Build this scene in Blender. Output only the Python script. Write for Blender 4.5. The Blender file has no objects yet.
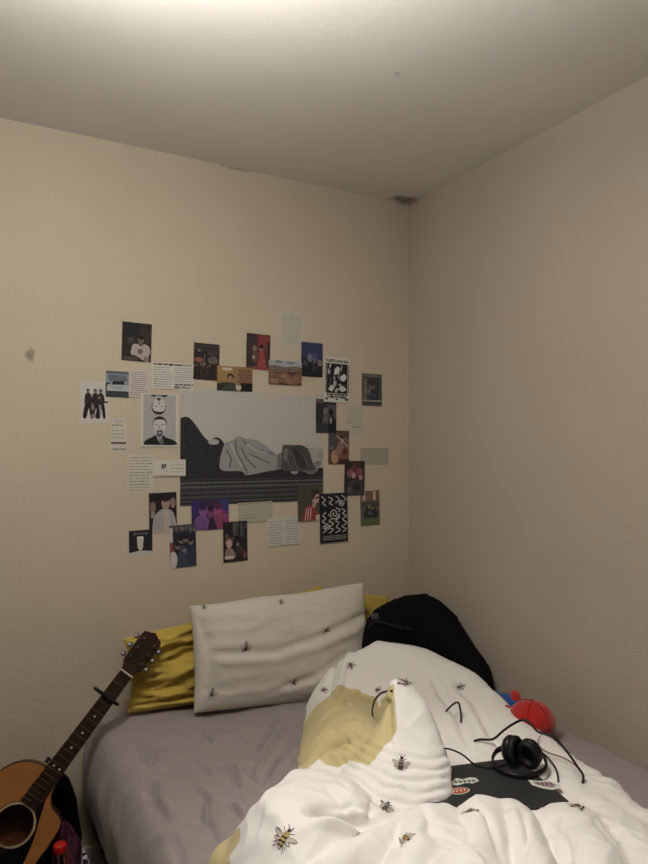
import bpy, bmesh, math, random
from mathutils import Vector, Matrix, noise
from mathutils.bvhtree import BVHTree
from mathutils.geometry import tessellate_polygon
random.seed(7)
SC = bpy.context.scene
COL = SC.collection
PI = math.pi
# ------------------------------------------------------------------ measures
H = 2.52          # ceiling height
M = 0.55          # mattress top
CAM = Vector((-1.76, -2.43, 1.436))
F_PX = 680.0
YAW, PITCH = math.radians(28.8), math.radians(1.5)
FW = Vector((math.sin(YAW)*math.cos(PITCH), math.cos(YAW)*math.cos(PITCH), math.sin(PITCH)))
RT = Vector((math.cos(YAW), -math.sin(YAW), 0))
UP = RT.cross(FW)
DV = Vector((math.sin(YAW), math.cos(YAW), 0))

def ray(px, py):
    return FW + RT*((px-324)/F_PX) + UP*((432-py)/F_PX)
def at_y(px, py, y):
    d = ray(px, py); return CAM + d*((y-CAM.y)/d.y)
def at_x(px, py, x):
    d = ray(px, py); return CAM + d*((x-CAM.x)/d.x)
def at_z(px, py, z):
    d = ray(px, py); return CAM + d*((z-CAM.z)/d.z)
def at_d(px, py, t):
    return CAM + ray(px, py)*t
def pix(p):
    r = p-CAM; t = r.dot(FW)
    return 324+F_PX*r.dot(RT)/t, 432-F_PX*r.dot(UP)/t

def lin(c):
    c = c/255.0
    return c/12.92 if c <= .04045 else ((c+.055)/1.055)**2.4
def L3(c): return tuple(lin(v) for v in c)

# ------------------------------------------------------------------ materials
_mats = {}
def mat(name, col, rough=.8, metal=0, bump=0, bscale=60, var=0, vscale=8, sheen=0, spec=.3, coat=0, trans=0, srgb=True):
    if name in _mats: return _mats[name]
    m = bpy.data.materials.new(name); m.use_nodes = True
    nt = m.node_tree; b = nt.nodes['Principled BSDF']
    c = L3(col) if srgb else col
    b.inputs['Base Color'].default_value = (*c, 1)
    b.inputs['Roughness'].default_value = rough
    b.inputs['Metallic'].default_value = metal
    b.inputs['Specular IOR Level'].default_value = spec
    b.inputs['Sheen Weight'].default_value = sheen
    b.inputs['Coat Weight'].default_value = coat
    b.inputs['Transmission Weight'].default_value = trans
    tc = nt.nodes.new('ShaderNodeTexCoord')
    if var:
        n = nt.nodes.new('ShaderNodeTexNoise'); n.inputs['Scale'].default_value = vscale; n.inputs['Detail'].default_value = 5
        r = nt.nodes.new('ShaderNodeValToRGB')
        r.color_ramp.elements[0].position = .3; r.color_ramp.elements[1].position = .7
        r.color_ramp.elements[0].color = (*[v*(1-var) for v in c], 1)
        r.color_ramp.elements[1].color = (*[min(1, v*(1+var)) for v in c], 1)
        nt.links.new(tc.outputs['Object'], n.inputs['Vector'])
        nt.links.new(n.outputs['Fac'], r.inputs['Fac']); nt.links.new(r.outputs['Color'], b.inputs['Base Color'])
    if bump:
        n = nt.nodes.new('ShaderNodeTexNoise'); n.inputs['Scale'].default_value = bscale; n.inputs['Detail'].default_value = 4
        bp = nt.nodes.new('ShaderNodeBump'); bp.inputs['Strength'].default_value = bump; bp.inputs['Distance'].default_value = .004
        nt.links.new(tc.outputs['Object'], n.inputs['Vector'])
        nt.links.new(n.outputs['Fac'], bp.inputs['Height']); nt.links.new(bp.outputs['Normal'], b.inputs['Normal'])
    _mats[name] = m
    return m

# ------------------------------------------------------------------ object helpers
def tag(o, label=None, cat=None, group=None, kind=None):
    if label: o['label'] = label
    if cat: o['category'] = cat
    if group: o['group'] = group
    if kind: o['kind'] = kind
    return o
def obj(name, bm, mats, parent=None, smooth=False):
    me = bpy.data.meshes.new(name)
    if isinstance(bm, bmesh.types.BMesh):
        bm.to_mesh(me); bm.free()
    else:
        v, f = bm[0], bm[1]
        me.from_pydata([tuple(p) for p in v], [], f)
        if len(bm) > 2: me.polygons.foreach_set('material_index', bm[2])
    me.update()
    for m in (mats if isinstance(mats, (list, tuple)) else [mats]): me.materials.append(m)
    if smooth: me.polygons.foreach_set('use_smooth', [True]*len(me.polygons))
    o = bpy.data.objects.new(name, me); COL.objects.link(o)
    if parent: o.parent = parent
    return o
def empty(name, loc=(0, 0, 0)):
    o = bpy.data.objects.new(name, None); COL.objects.link(o); o.location = loc; o.empty_display_size = .05
    return o
def bm_new(): return bmesh.new()
def add_box(bm, lo, hi, bevel=0, mi=0, mtx=None, seg=2):
    t = bmesh.new()
    bmesh.ops.create_cube(t, size=1)
    for v in t.verts:
        v.co = Vector(((lo[i]+hi[i])/2+v.co[i]*(hi[i]-lo[i]) for i in range(3)))
    if bevel: bmesh.ops.bevel(t, geom=t.edges[:], offset=bevel, segments=seg, affect='EDGES', profile=.5)
    merge(bm, t, mi, mtx)
def merge(bm, t, mi=0, mtx=None):
    if mtx is not None: bmesh.ops.transform(t, matrix=mtx, verts=t.verts)
    mp = {}
    for v in t.verts: mp[v] = bm.verts.new(v.co)
    for f in t.faces:
        try:
            nf = bm.faces.new([mp[v] for v in f.verts]); nf.material_index = mi if mi is not None else f.material_index; nf.smooth = f.smooth
        except ValueError: pass
    t.free()
def add_tube(bm, pts, r, n=8, mi=0, cap=True):
    pts = [Vector(p) for p in pts]
    rings = []
    nrm = None
    for i, p in enumerate(pts):
        a = pts[max(0, i-1)]; b = pts[min(len(pts)-1, i+1)]
        t = (b-a).normalized()
        if nrm is None:
            nrm = t.orthogonal().normalized()
        nrm = (nrm - t*nrm.dot(t)).normalized()
        bi = t.cross(nrm)
        rr = r(i/(len(pts)-1)) if callable(r) else r
        rings.append([bm.verts.new(p+(nrm*math.cos(2*PI*k/n)+bi*math.sin(2*PI*k/n))*rr) for k in range(n)])
    for a, b in zip(rings, rings[1:]):
        for k in range(n):
            f = bm.faces.new((a[k], a[(k+1) % n], b[(k+1) % n], b[k])); f.material_index = mi; f.smooth = True
    if cap:
        f = bm.faces.new(rings[0][::-1]); f.material_index = mi
        f = bm.faces.new(rings[-1]); f.material_index = mi
def add_lathe(bm, prof, n=24, mi=0, mtx=None):
    t = bmesh.new()
    rings = [[t.verts.new((r*math.cos(2*PI*k/n), r*math.sin(2*PI*k/n), z)) for k in range(n)] for r, z in prof]
    for a, b in zip(rings, rings[1:]):
        for k in range(n):
            f = t.faces.new((a[k], a[(k+1) % n], b[(k+1) % n], b[k])); f.smooth = True
    t.faces.new(rings[0][::-1]); t.faces.new(rings[-1])
    merge(bm, t, mi, mtx)
def add_prism(bm, poly, z0, z1, mi=0, mtx=None, bevel=0):
    t = bmesh.new()
    b = [t.verts.new((x, y, z0)) for x, y in poly]
    u = [t.verts.new((x, y, z1)) for x, y in poly]
    n = len(poly)
    for k in range(n):
        t.faces.new((b[k], b[(k+1) % n], u[(k+1) % n], u[k]))
    t.faces.new(b[::-1]); t.faces.new(u)
    bmesh.ops.recalc_face_normals(t, faces=t.faces)
    if bevel:
        es = [e for e in t.edges if abs(e.verts[0].co.z-e.verts[1].co.z) < 1e-9]
        bmesh.ops.bevel(t, geom=es, offset=bevel, segments=2, affect='EDGES', profile=.5)
    merge(bm, t, mi, mtx)
def catmull(pts, n=8):
    pts = [Vector(p) for p in pts]
    P = [pts[0]*2-pts[1]]+pts+[pts[-1]*2-pts[-2]]
    out = []
    for i in range(1, len(P)-2):
        a, b, c, d = P[i-1:i+3]
        for k in range(n):
            t = k/n
            out.append(.5*((2*b)+(c-a)*t+(2*a-5*b+4*c-d)*t*t+(3*b-a-3*c+d)*t**3))
    out.append(pts[-1])
    return out
def sstep(a, b, x):
    t = max(0, min(1, (x-a)/(b-a))); return t*t*(3-2*t)
def seg_d(x, y, a, b):
    dx, dy = b[0]-a[0], b[1]-a[1]
    L = dx*dx+dy*dy
    t = 0 if L == 0 else max(0, min(1, ((x-a[0])*dx+(y-a[1])*dy)/L))
    return math.hypot(x-a[0]-t*dx, y-a[1]-t*dy), t
def poly_sd(x, y, poly):
    """signed distance, positive inside"""
    d = 1e9; ins = False; n = len(poly)
    for i in range(n):
        a, b = poly[i], poly[(i+1) % n]
        d = min(d, seg_d(x, y, a, b)[0])
        if (a[1] > y) != (b[1] > y) and x < (b[0]-a[0])*(y-a[1])/(b[1]-a[1])+a[0]: ins = not ins
    return d if ins else -d
def nz(x, y, z=0): return noise.noise(Vector((x, y, z)))
def remesh(o, vox, smooth_it=0):
    m = o.modifiers.new('r', 'REMESH'); m.mode = 'VOXEL'; m.voxel_size = vox
    if smooth_it:
        s = o.modifiers.new('s', 'SMOOTH'); s.iterations = smooth_it; s.factor = .5
    bake(o)
def bake(o):
    dg = bpy.context.evaluated_depsgraph_get(); dg.update()
    me = bpy.data.meshes.new_from_object(o.evaluated_get(dg))
    old = o.data; o.modifiers.clear(); o.data = me
    me.name = o.name
    bpy.data.meshes.remove(old)
def bvh_of(o):
    mw = o.matrix_world
    vs = [mw @ v.co for v in o.data.vertices]
    return BVHTree.FromPolygons(vs, [tuple(p.vertices) for p in o.data.polygons])

# ------------------------------------------------------------------ camera
cd = bpy.data.cameras.new('camera'); cam = bpy.data.objects.new('camera', cd); COL.objects.link(cam)
cd.sensor_fit = 'VERTICAL'; cd.sensor_height = 36; cd.sensor_width = 27; cd.lens = 36*F_PX/864
cd.clip_start = .02
cam.matrix_world = Matrix((( RT.x, UP.x, -FW.x, CAM.x), (RT.y, UP.y, -FW.y, CAM.y), (RT.z, UP.z, -FW.z, CAM.z), (0, 0, 0, 1)))
SC.camera = cam
SC.view_settings.view_transform = 'Standard'; SC.view_settings.look = 'None'
SC.view_settings.gamma = 1; SC.view_settings.use_curve_mapping = False
SC.view_settings.exposure = 0
w = bpy.data.worlds.new('world'); SC.world = w; w.use_nodes = True
w.node_tree.nodes['Background'].inputs[0].default_value = (0, 0, 0, 1)
w.node_tree.nodes['Background'].inputs[1].default_value = 0

# ------------------------------------------------------------------ room shell
def wall_mat(name, col, bump, stains_and_shade):
    """painted woodchip paper; stains = list of (centre, radii, colour, strength, noise)"""
    m = bpy.data.materials.new(name); m.use_nodes = True
    nt = m.node_tree; N = nt.nodes.new; Lk = nt.links.new
    b = nt.nodes['Principled BSDF']; b.inputs['Roughness'].default_value = .75; b.inputs['Specular IOR Level'].default_value = .15
    tc = N('ShaderNodeTexCoord')
    n = N('ShaderNodeTexNoise'); n.inputs['Scale'].default_value = 2.2; n.inputs['Detail'].default_value = 6
    Lk(tc.outputs['Object'], n.inputs['Vector'])
    r = N('ShaderNodeValToRGB'); r.color_ramp.elements[0].position = .3; r.color_ramp.elements[1].position = .72
    r.color_ramp.elements[0].color = (*[v*.955 for v in col], 1); r.color_ramp.elements[1].color = (*[v*1.03 for v in col], 1)
    Lk(n.outputs['Fac'], r.inputs['Fac'])
    out = r.outputs['Color']
    for c, rad, sc, st, nsx in stains_and_shade:
        sub = N('ShaderNodeVectorMath'); sub.operation = 'SUBTRACT'; sub.inputs[1].default_value = c
        Lk(tc.outputs['Object'], sub.inputs[0])
        dv = N('ShaderNodeVectorMath'); dv.operation = 'DIVIDE'; dv.inputs[1].default_value = rad
        Lk(sub.outputs[0], dv.inputs[0])
        ln = N('ShaderNodeVectorMath'); ln.operation = 'LENGTH'; Lk(dv.outputs[0], ln.inputs[0])
        n2 = N('ShaderNodeTexNoise'); n2.inputs['Scale'].default_value = nsx; n2.inputs['Detail'].default_value = 6
        Lk(tc.outputs['Object'], n2.inputs['Vector'])
        ad = N('ShaderNodeMath'); ad.operation = 'MULTIPLY_ADD'; ad.inputs[1].default_value = 1.6; Lk(n2.outputs['Fac'], ad.inputs[0]); Lk(ln.outputs['Value'], ad.inputs[2])
        mr = N('ShaderNodeMapRange'); mr.inputs['From Min'].default_value = 1.15; mr.inputs['From Max'].default_value = 1.8
        mr.inputs['To Min'].default_value = st; mr.inputs['To Max'].default_value = 0
        Lk(ad.outputs[0], mr.inputs['Value'])
        mx = N('ShaderNodeMix'); mx.data_type = 'RGBA'
        Lk(mr.outputs[0], mx.inputs[0]); Lk(out, mx.inputs[6]); mx.inputs[7].default_value = (*sc, 1)
        out = mx.outputs[2]
    Lk(out, b.inputs['Base Color'])
    v = N('ShaderNodeTexVoronoi'); v.inputs['Scale'].default_value = 90; Lk(tc.outputs['Object'], v.inputs['Vector'])
    n3 = N('ShaderNodeTexNoise'); n3.inputs['Scale'].default_value = 45; n3.inputs['Detail'].default_value = 5; Lk(tc.outputs['Object'], n3.inputs['Vector'])
    mm = N('ShaderNodeMath'); mm.operation = 'MULTIPLY'; Lk(v.outputs['Distance'], mm.inputs[0]); Lk(n3.outputs['Fac'], mm.inputs[1])
    bp = N('ShaderNodeBump'); bp.inputs['Strength'].default_value = bump; bp.inputs['Distance'].default_value = .006
    Lk(mm.outputs[0], bp.inputs['Height']); Lk(bp.outputs['Normal'], b.inputs['Normal'])
    return m
WALL = (.54, .472, .365)
CEIL = (.78, .76, .71)
XL, YF = -2.9, -3.5
dirt_and_shade = (.16, .13, .09)
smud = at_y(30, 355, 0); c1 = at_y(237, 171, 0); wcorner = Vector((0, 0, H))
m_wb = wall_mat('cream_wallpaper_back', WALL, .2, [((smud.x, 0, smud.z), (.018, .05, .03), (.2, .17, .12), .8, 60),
     ((c1.x, 0, H), (.12, .05, .012), dirt_and_shade, .5, 50), ((-.03, 0, H), (.05, .05, .018), dirt_and_shade, .7, 40)])  # first: ceiling-line crack, its shadow put into the colour; then the corner stain
m_wr = wall_mat('cream_wallpaper_right', (.46, .40, .325), .2, [((0, -.03, H), (.05, .10, .018), dirt_and_shade, .6, 40)])
cs = at_z(397, 74, H)
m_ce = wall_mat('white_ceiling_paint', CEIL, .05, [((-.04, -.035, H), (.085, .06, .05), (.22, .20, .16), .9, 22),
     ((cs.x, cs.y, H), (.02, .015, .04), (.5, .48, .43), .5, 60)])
m_fl = mat('grey_brown_carpet', (60, 52, 46), .95, bump=.6, bscale=300, var=.2, vscale=120)
def struct(name, lo, hi, m):
    b = bm_new(); add_box(b, lo, hi); o = obj(name, b, m); o['kind'] = 'structure'; return o
struct('wall_back', (XL-.1, 0, 0), (.1, .1, H), m_wb)
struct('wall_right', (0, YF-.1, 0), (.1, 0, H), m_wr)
m_wo = mat('unseen_wall_dark', (82, 74, 66), .8, bump=.1)  # walls out of view, tone kept dark to cut bounced light
struct('wall_left', (XL-.1, YF-.1, 0), (XL, 0, H), m_wo)
struct('wall_front', (XL, YF-.1, 0), (0, YF, H), m_wo)
struct('floor', (XL-.1, YF-.1, -.1), (.1, .1, 0), m_fl)
struct('ceiling', (XL-.1, YF-.1, H), (.1, .1, H+.1), m_ce)
m_skirt = mat('white_skirting_paint', (205, 198, 184), .5)
b = bm_new(); add_box(b, (XL, -.016, 0), (0, 0, .10), bevel=.004); o = obj('baseboard_back', b, m_skirt); o['kind'] = 'structure'

# ------------------------------------------------------------------ light: ceiling lamp just behind the frame's upper edge
ld = bpy.data.lights.new('ceiling_lamp_light', 'POINT'); ld.energy = 25; ld.color = (1, .95, .885); ld.shadow_soft_size = .06
lo = bpy.data.objects.new('ceiling_lamp_light', ld); COL.objects.link(lo); lo.location = (-1.56, -1.30, H-.18)
# added unseen spot, aimed at the front of the duvet to brighten it
sd_ = bpy.data.lights.new('duvet_fill_spot', 'SPOT'); sd_.energy = 41; sd_.color = (1, .955, .905); sd_.shadow_soft_size = .07
sd_.spot_size = math.radians(45); sd_.spot_blend = 1
so_ = bpy.data.objects.new('duvet_fill_spot', sd_); COL.objects.link(so_); so_.location = (-1.36, -1.20, H-.12); so_.rotation_euler = (Vector((-.80, -1.27, .6))-so_.location).to_track_quat('-Z', 'Y').to_euler()
su_ = bpy.data.lights.new('ceiling_fill_spot', 'SPOT'); su_.energy = 47; su_.color = (1, .95, .90); su_.shadow_soft_size = .07  # added spot facing up, out of view, brightens the ceiling
su_.spot_size = math.radians(166); su_.spot_blend = .5
so2 = bpy.data.objects.new('ceiling_fill_spot', su_); COL.objects.link(so2); so2.location = (-1.42, -1.60, H-.38); so2.rotation_euler = (PI, 0, 0)
# ------------------------------------------------------------------ bed frame
m_wood = mat('dark_bed_wood', (38, 31, 27), .5, var=.25, vscale=14)
bed = empty('bed_frame', (-.69, -.98, 0))
tag(bed, 'low dark bed frame under the grey sheeted mattress in the room corner', 'bed')
def off(bm, v): bmesh.ops.translate(bm, verts=bm.verts, vec=v)
inv = Vector((.69, .98, 0))
b = bm_new(); add_box(b, (-1.33, -1.94, .17), (-.03, -.03, .27), bevel=.008); off(b, inv); obj('base', b, m_wood, bed)
for x in (-1.27, -.09):
    for y in (-.10, -1.86):
        b = bm_new(); add_lathe(b, [(.022, 0), (.03, .17)], 16, mtx=Matrix.Translation((x, y, 0))); off(b, inv); obj('leg', b, m_wood, bed)

# ------------------------------------------------------------------ mattress with fitted sheet
BX0, BX1, BY0, BY1 = -1.345, -.012, -1.95, -.006     # mattress outline
def fold_lines(lines, z):
    out = []
    for wdt, amp, pts in lines:
        out.append((wdt, amp, [tuple(at_z(px, py, z)[:2]) for px, py in pts]))
    return out
SHEETF = fold_lines([
    (.008, -.011, [(138, 743), (147, 753), (169, 761)]), (.011, .008, [(140, 752), (150, 760), (168, 767)]),
    (.009, -.010, [(150, 775), (151, 797), (168, 820)]), (.012, .008, [(158, 776), (160, 795), (176, 816)]),
    (.008, -.011, [(193, 782), (207, 801), (205, 817), (220, 846)]), (.012, .008, [(202, 783), (215, 801), (214, 818), (228, 840)]),
    (.008, -.010, [(228, 760), (236, 782), (240, 790)]), (.01, .007, [(236, 760), (244, 780)]),
    (.007, -.010, [(262, 755), (252, 777), (259, 784)]), (.007, -.009, [(228, 803), (244, 818)]), (.009, .008, [(232, 800), (248, 814)]),
    (.008, -.009, [(204, 725), (215, 745)]), (.008, -.008, [(280, 715), (262, 745), (250, 768)]), (.01, .008, [(287, 722), (270, 750), (258, 772)]),
    (.008, -.009, [(296, 735), (276, 765), (262, 790)]), (.012, .007, [(300, 745), (282, 775), (270, 795)]),
    (.012, -.007, [(170, 825), (178, 850), (182, 864)]), (.01, -.008, [(196, 758), (213, 775)]), (.012, .007, [(120, 725), (180, 740), (235, 735)]),
    (.012, -.006, [(150, 718), (200, 730), (260, 728)]),
], M)
def bbox_lines(L, pad):
    return [(wd, am, P, min(p[0] for p in P)-pad, max(p[0] for p in P)+pad, min(p[1] for p in P)-pad, max(p[1] for p in P)+pad) for wd, am, P in L]
SHEETF = bbox_lines([(wd*.68, am, P) for wd, am, P in SHEETF], .06)
def fold_sum(L, x, y):
    s = 0
    for wd, am, P, x0, x1, y0, y1 in L:
        if x < x0 or x > x1 or y < y0 or y > y1: continue
        best = 1e9; tb = 0; n = len(P)-1
        for i in range(n):
            d, t = seg_d(x, y, P[i], P[i+1])
            if d < best: best = d; tb = (i+t)/n
        s += am*math.exp(-(best/wd)**2)*max(0, math.sin(PI*min(1, max(0, tb))))**.8
    return s
def sheet_h(x, y):
    e = .006*nz(x*5, y*5, 3.1)
    e += .007*(1-abs(nz(x*9+y*3, y*5-x*2, 7.7)))**6
    e += .003*nz(x*22+y*8, y*14, 1.3)
    # sag to the near left corner
    e -= .012*math.exp(-((x+1.36)/.12)**2)
    return M-.004+e+1.9*fold_sum(SHEETF, x, y)
def ext_coords(a, b, inner, rad, drop, nr=7, nd=8):
    """list of (pos, drop, outward) across a box with rounded edges"""
    L = []
    for k in range(nd, 0, -1): L.append((a, rad+(drop-rad)*k/nd, -1))
    for k in range(nr, 0, -1):
        th = PI/2*k/nr; L.append((a+rad-rad*math.sin(th), rad-rad*math.cos(th), -1))
    for k in range(inner+1): L.append((a+rad+(b-a-2*rad)*k/inner, 0, 0))
    for k in range(1, nr+1):
        th = PI/2*k/nr; L.append((b-rad+rad*math.sin(th), rad-rad*math.cos(th), 1))
    for k in range(1, nd+1): L.append((b, rad+(drop-rad)*k/nd, 1))
    return L
xs = ext_coords(BX0, BX1, 250, .055, .27); ys = ext_coords(BY0, BY1, 310, .026, .27)
V = []; Fc = []
for j, (y, dy, oy) in enumerate(ys):
    for i, (x, dx, ox) in enumerate(xs):
        d = max(dx, dy)
        # rounded plan corners
        X, Y = x, y
        if dx > 0 and dy > 0:
            k = min(1, dx/.055)*min(1, dy/.026)
            X -= ox*.03*k; Y -= oy*.03*k
        z = sheet_h(X, Y)-d
        if d > .03:
            bul = sstep(.03, .14, d)*(1-.55*sstep(.16, .27, d))
            wr = .010*nz(Y*13+d*3, d*4, 2.2)+.008*(1-abs(nz(Y*22+d*9, d*7, 5.5)))**4
            if ox and dx >= dy: X += ox*(bul*.012+wr*bul) if ox < 0 else 0
            if oy and dy > dx: Y += oy*(wr*bul*.7) if oy < 0 else 0
        V.append((X, Y, z))
nxs = len(xs)
for j in range(len(ys)-1):
    for i in range(nxs-1):
        a = j*nxs+i; Fc.append((a, a+1, a+1+nxs, a+nxs))
m_sheet = mat('grey_cotton_sheet', (147, 138, 137), .9, bump=.25, bscale=420, sheen=.25, var=.03, vscale=6)
m_core = mat('mattress_ticking', (190, 186, 178), .9)
mattress = empty('mattress', (-.69, -.98, .27)); tag(mattress, 'mattress in a creased grey fitted sheet, on the low dark bed frame', 'mattress')
sheet = obj('fitted_sheet', (V, Fc), m_sheet, mattress, True); sheet.location = Vector((.69, .98, -.27))
b = bm_new(); add_box(b, (BX0+.03, BY0+.03, .272), (BX1-.03, BY1-.03, M-.055), bevel=.03, seg=3); off(b, Vector((.69, .98, -.27))); obj('mattress_core', b, m_core, mattress)

# ------------------------------------------------------------------ bees (printed on the fabric)
m_bd = mat('bee_print_dark', (62, 55, 49), .9); m_by = mat('bee_print_ochre', (172, 146, 92), .9)
m_bw = mat('bee_print_wing', (186, 179, 170), .9); m_bg = mat('bee_print_grey', (124, 115, 106), .9)
def ell(cx, cy, rx, ry, rot=0, n=14):
    c, s = math.cos(rot), math.sin(rot)
    return [(cx+rx*math.cos(2*PI*k/n)*c-ry*math.sin(2*PI*k/n)*s, cy+rx*math.cos(2*PI*k/n)*s+ry*math.sin(2*PI*k/n)*c) for k in range(n)]
def bar(x0, y0, x1, y1, w):
    dx, dy = x1-x0, y1-y0; l = math.hypot(dx, dy); nx, ny = -dy/l*w/2, dx/l*w/2
    return [(x0+nx, y0+ny), (x0-nx, y0-ny), (x1-nx, y1-ny), (x1+nx, y1+ny)]
def bee_shapes():
    S = []
    for sx in (-1, 1):
        S.append((0, ell(sx*.38, .08, .30, .13, sx*.35), 3)); S.append((1, ell(sx*.38, .08, .26, .095, sx*.35), 2))
        S.append((0, ell(sx*.30, -.12, .20, .10, -sx*.35), 3)); S.append((1, ell(sx*.30, -.12, .165, .07, -sx*.35), 2))
        for x1, y1, y0 in ((.34, .42, .22), (.36, -.42, -.05), (.28, -.58, -.2)):
            S.append((1, bar(sx*.1, y0, sx*x1*.8, (y0+y1)/2+.03, .035), 0)); S.append((1, bar(sx*x1*.8, (y0+y1)/2+.03, sx*x1, y1, .03), 0))
        S.append((1, bar(sx*.04, .42, sx*.17, .62, .03), 0))
    S.append((2, ell(0, -.14, .19, .36), 0))
    S.append((3, ell(0, .19, .185, .13), 1)); S.append((3, ell(0, .40, .11, .10), 0))
    S.append((3, ell(0, -.07, .178, .06), 1)); S.append((3, ell(0, -.26, .165, .06), 1)); S.append((3, ell(0, -.42, .10, .05), 2))
    return S
BEE = bee_shapes()
def add_bee(bm, bvh, hit, nrm, size, ang, mi0, grey=True):
    """bee wrapped onto the cloth at hit; ang turns it about the normal, measured from the image's up"""
    nrm = nrm.normalized()
    u = UP-nrm*UP.dot(nrm)
    if u.length < .05: u = DV-nrm*DV.dot(nrm)
    u.normalize(); r = u.cross(nrm)
    U = u*math.cos(ang)+r*math.sin(ang); R = U.cross(nrm)
    def drop(x, y, lay):
        p = hit+R*(x*size)+U*(y*size)
        h = bvh.ray_cast(p+nrm*.03, -nrm, .07)
        q = h[0] if h[0] is not None and abs((h[0]-p).dot(nrm)) < .007 else p
        return q+nrm*(.0009+.0003*lay)
    for lay, P, mi in BEE:
        c = (sum(p[0] for p in P)/len(P), sum(p[1] for p in P)/len(P))
        vc = bm.verts.new(drop(*c, lay)); vs = [bm.verts.new(drop(x, y, lay)) for x, y in P]
        for k in range(len(vs)):
            f = bm.faces.new((vc, vs[k], vs[(k+1) % len(vs)])); f.material_index = mi0+(3 if grey and mi == 1 else mi)
            f.smooth = True
def bees_px(o, specs, mi0):
    bv = bvh_of(o); bm = bm_new(); bm.from_mesh(o.data)
    for px, py, size, ang in specs:
        d = ray(px, py).normalized()
        h = bv.ray_cast(CAM, d)
        if h[0] is None: continue
        n = h[1] if h[1].dot(d) < 0 else -h[1]
        add_bee(bm, bv, h[0], n, size, ang, mi0, py < 800 or size < .03)
    bm.to_mesh(o.data); bm.free()

# ------------------------------------------------------------------ duvet
OUT = [tuple(at_z(px, py, .57)[:2]) for px, py in [(306, 704), (300, 735), (296, 768), (262, 803), (243, 830), (216, 846)]]
OUT += [(-1.27, -1.03), (-1.32, -1.90), (-.25, -1.90), (-.27, -1.46)]
OUT += [tuple(at_z(px, py, .565)[:2]) for px, py in [(648, 815), (620, 788), (594, 772), (562, 751), (534, 731), (497, 704)]]
OUT += [(-.10, -.50), (-.22, -.36), (-.42, -.26), (-.56, -.20)]
LAPC = Vector((-.611, -1.133)); LAPA = math.radians(-14)
LZ = .592
def ridge(x, y, pts):
    best = 1e9; a = 0; wv = .1
    n = len(pts)-1
    for i in range(n):
        d, t = seg_d(x, y, pts[i], pts[i+1])
        if d < best:
            best = d; a = pts[i][2]*(1-t)+pts[i+1][2]*t; wv = pts[i][3]*(1-t)+pts[i+1][3]*t
    return a*math.exp(-(best/wv)**2)
RIDGES = [
    [(-.60, -.27, .045, .07), (-.50, -.31, .095, .09), (-.40, -.36, .155, .11), (-.27, -.45, .135, .115), (-.19, -.62, .085, .10), (-.22, -.80, .045, .08), (-.26, -.95, .02, .06)],
    [(-.66, -.55, .05, .10), (-.72, -.72, .07, .12), (-.76, -.85, .085, .11)],
    [(-.38, -.62, .035, .10), (-.40, -.80, .035, .10), (-.44, -.92, .02, .07)],
]
DUVF = fold_lines([
    (.011, -.018, [(303, 846), (322, 836), (348, 829), (372, 827), (398, 818)]), (.012, .008, [(306, 853), (325, 845), (350, 838), (375, 836)]),
    (.007, -.006, [(318, 832), (340, 824), (366, 820)]), (.008, -.006, [(366, 800), (372, 812), (368, 828)]),
    (.007, -.007, [(470, 800), (488, 826), (502, 864)]), (.007, -.005, [(455, 806), (466, 830), (470, 860)]),
    (.008, -.008, [(520, 806), (528, 835), (526, 864)]), (.007, -.006, [(548, 802), (566, 830), (572, 864)]),
    (.008, -.006, [(590, 804), (612, 830), (632, 860)]), (.007, -.006, [(400, 822), (396, 842), (402, 864)]),
    (.008, .005, [(300, 780), (275, 800), (258, 830)]), (.008, -.006, [(420, 806), (430, 826), (428, 850)]),
], .65)
DUVF += fold_lines([
    (.012, -.012, [(310, 738), (335, 728), (370, 730)]), (.013, .010, [(306, 748), (335, 738), (372, 742)]),
    (.010, -.012, [(302, 756), (330, 746), (368, 756)]), (.012, .010, [(300, 764), (330, 755), (360, 764)]),
    (.010, -.010, [(322, 712), (340, 702), (352, 716)]), (.010, -.008, [(345, 722), (360, 735), (380, 752)]),
    (.010, .008, [(315, 722), (340, 712), (360, 700)]),
], .63)
DUVF += fold_lines([
    (.010, -.012, [(318, 692), (332, 668), (346, 656)]), (.012, .010, [(326, 694), (342, 672), (356, 660)]),
    (.010, -.010, [(352, 690), (372, 684), (390, 690)]), (.009, -.010, [(365, 676), (350, 682), (330, 690)]),
    (.012, .008, [(345, 690), (360, 684), (385, 680)]),
    (.012, -.009, [(430, 676), (455, 700), (470, 730)]), (.014, .008, [(445, 676), (468, 698), (490, 728)]),
    (.012, -.008, [(470, 690), (498, 722), (520, 745)]),
], .66)
PUFFS = [
    (.165, [(312, 778, .69), (292, 800, .715), (272, 835, .705), (255, 866, .69)]),
    (.10, [(325, 784, .695), (350, 796, .69), (374, 812, .665)]),
    (.062, [(318, 866, .695), (345, 846, .685), (372, 836, .675), (400, 822, .655)]),
    (.075, [(413, 812, .662), (418, 838, .685), (405, 870, .69)]),
    (.085, [(428, 807, .665), (446, 838, .665), (438, 870, .675)]),
    (.082, [(486, 798, .652), (480, 828, .672), (466, 870, .68)]),
    (.055, [(512, 799, .648), (528, 832, .662), (545, 870, .67)]),
    (.075, [(572, 808, .628), (590, 828, .65), (606, 870, .655)]),
    (.08, [(600, 800, .598), (634, 832, .612), (660, 866, .62)]),
]
PUFFS.append((.055, [(447, 806, .642), (453, 826, .655)]))
PUFFS = [(w_, [(*at_z(px, py, z)[:2], z-M) for px, py, z in P]) for w_, P in PUFFS]
for w_, P in PUFFS:
    if len(P) > 2 and P[-1][1] < -1.05:
        dx, dy = P[-1][0]-P[0][0], P[-1][1]-P[0][1]; l_ = math.hypot(dx, dy)
        for k_ in (1, 2): P.append((P[-1][0]+dx/l_*.1, max(-1.88, P[-1][1]-.17), P[-1][2]*.74))
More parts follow.
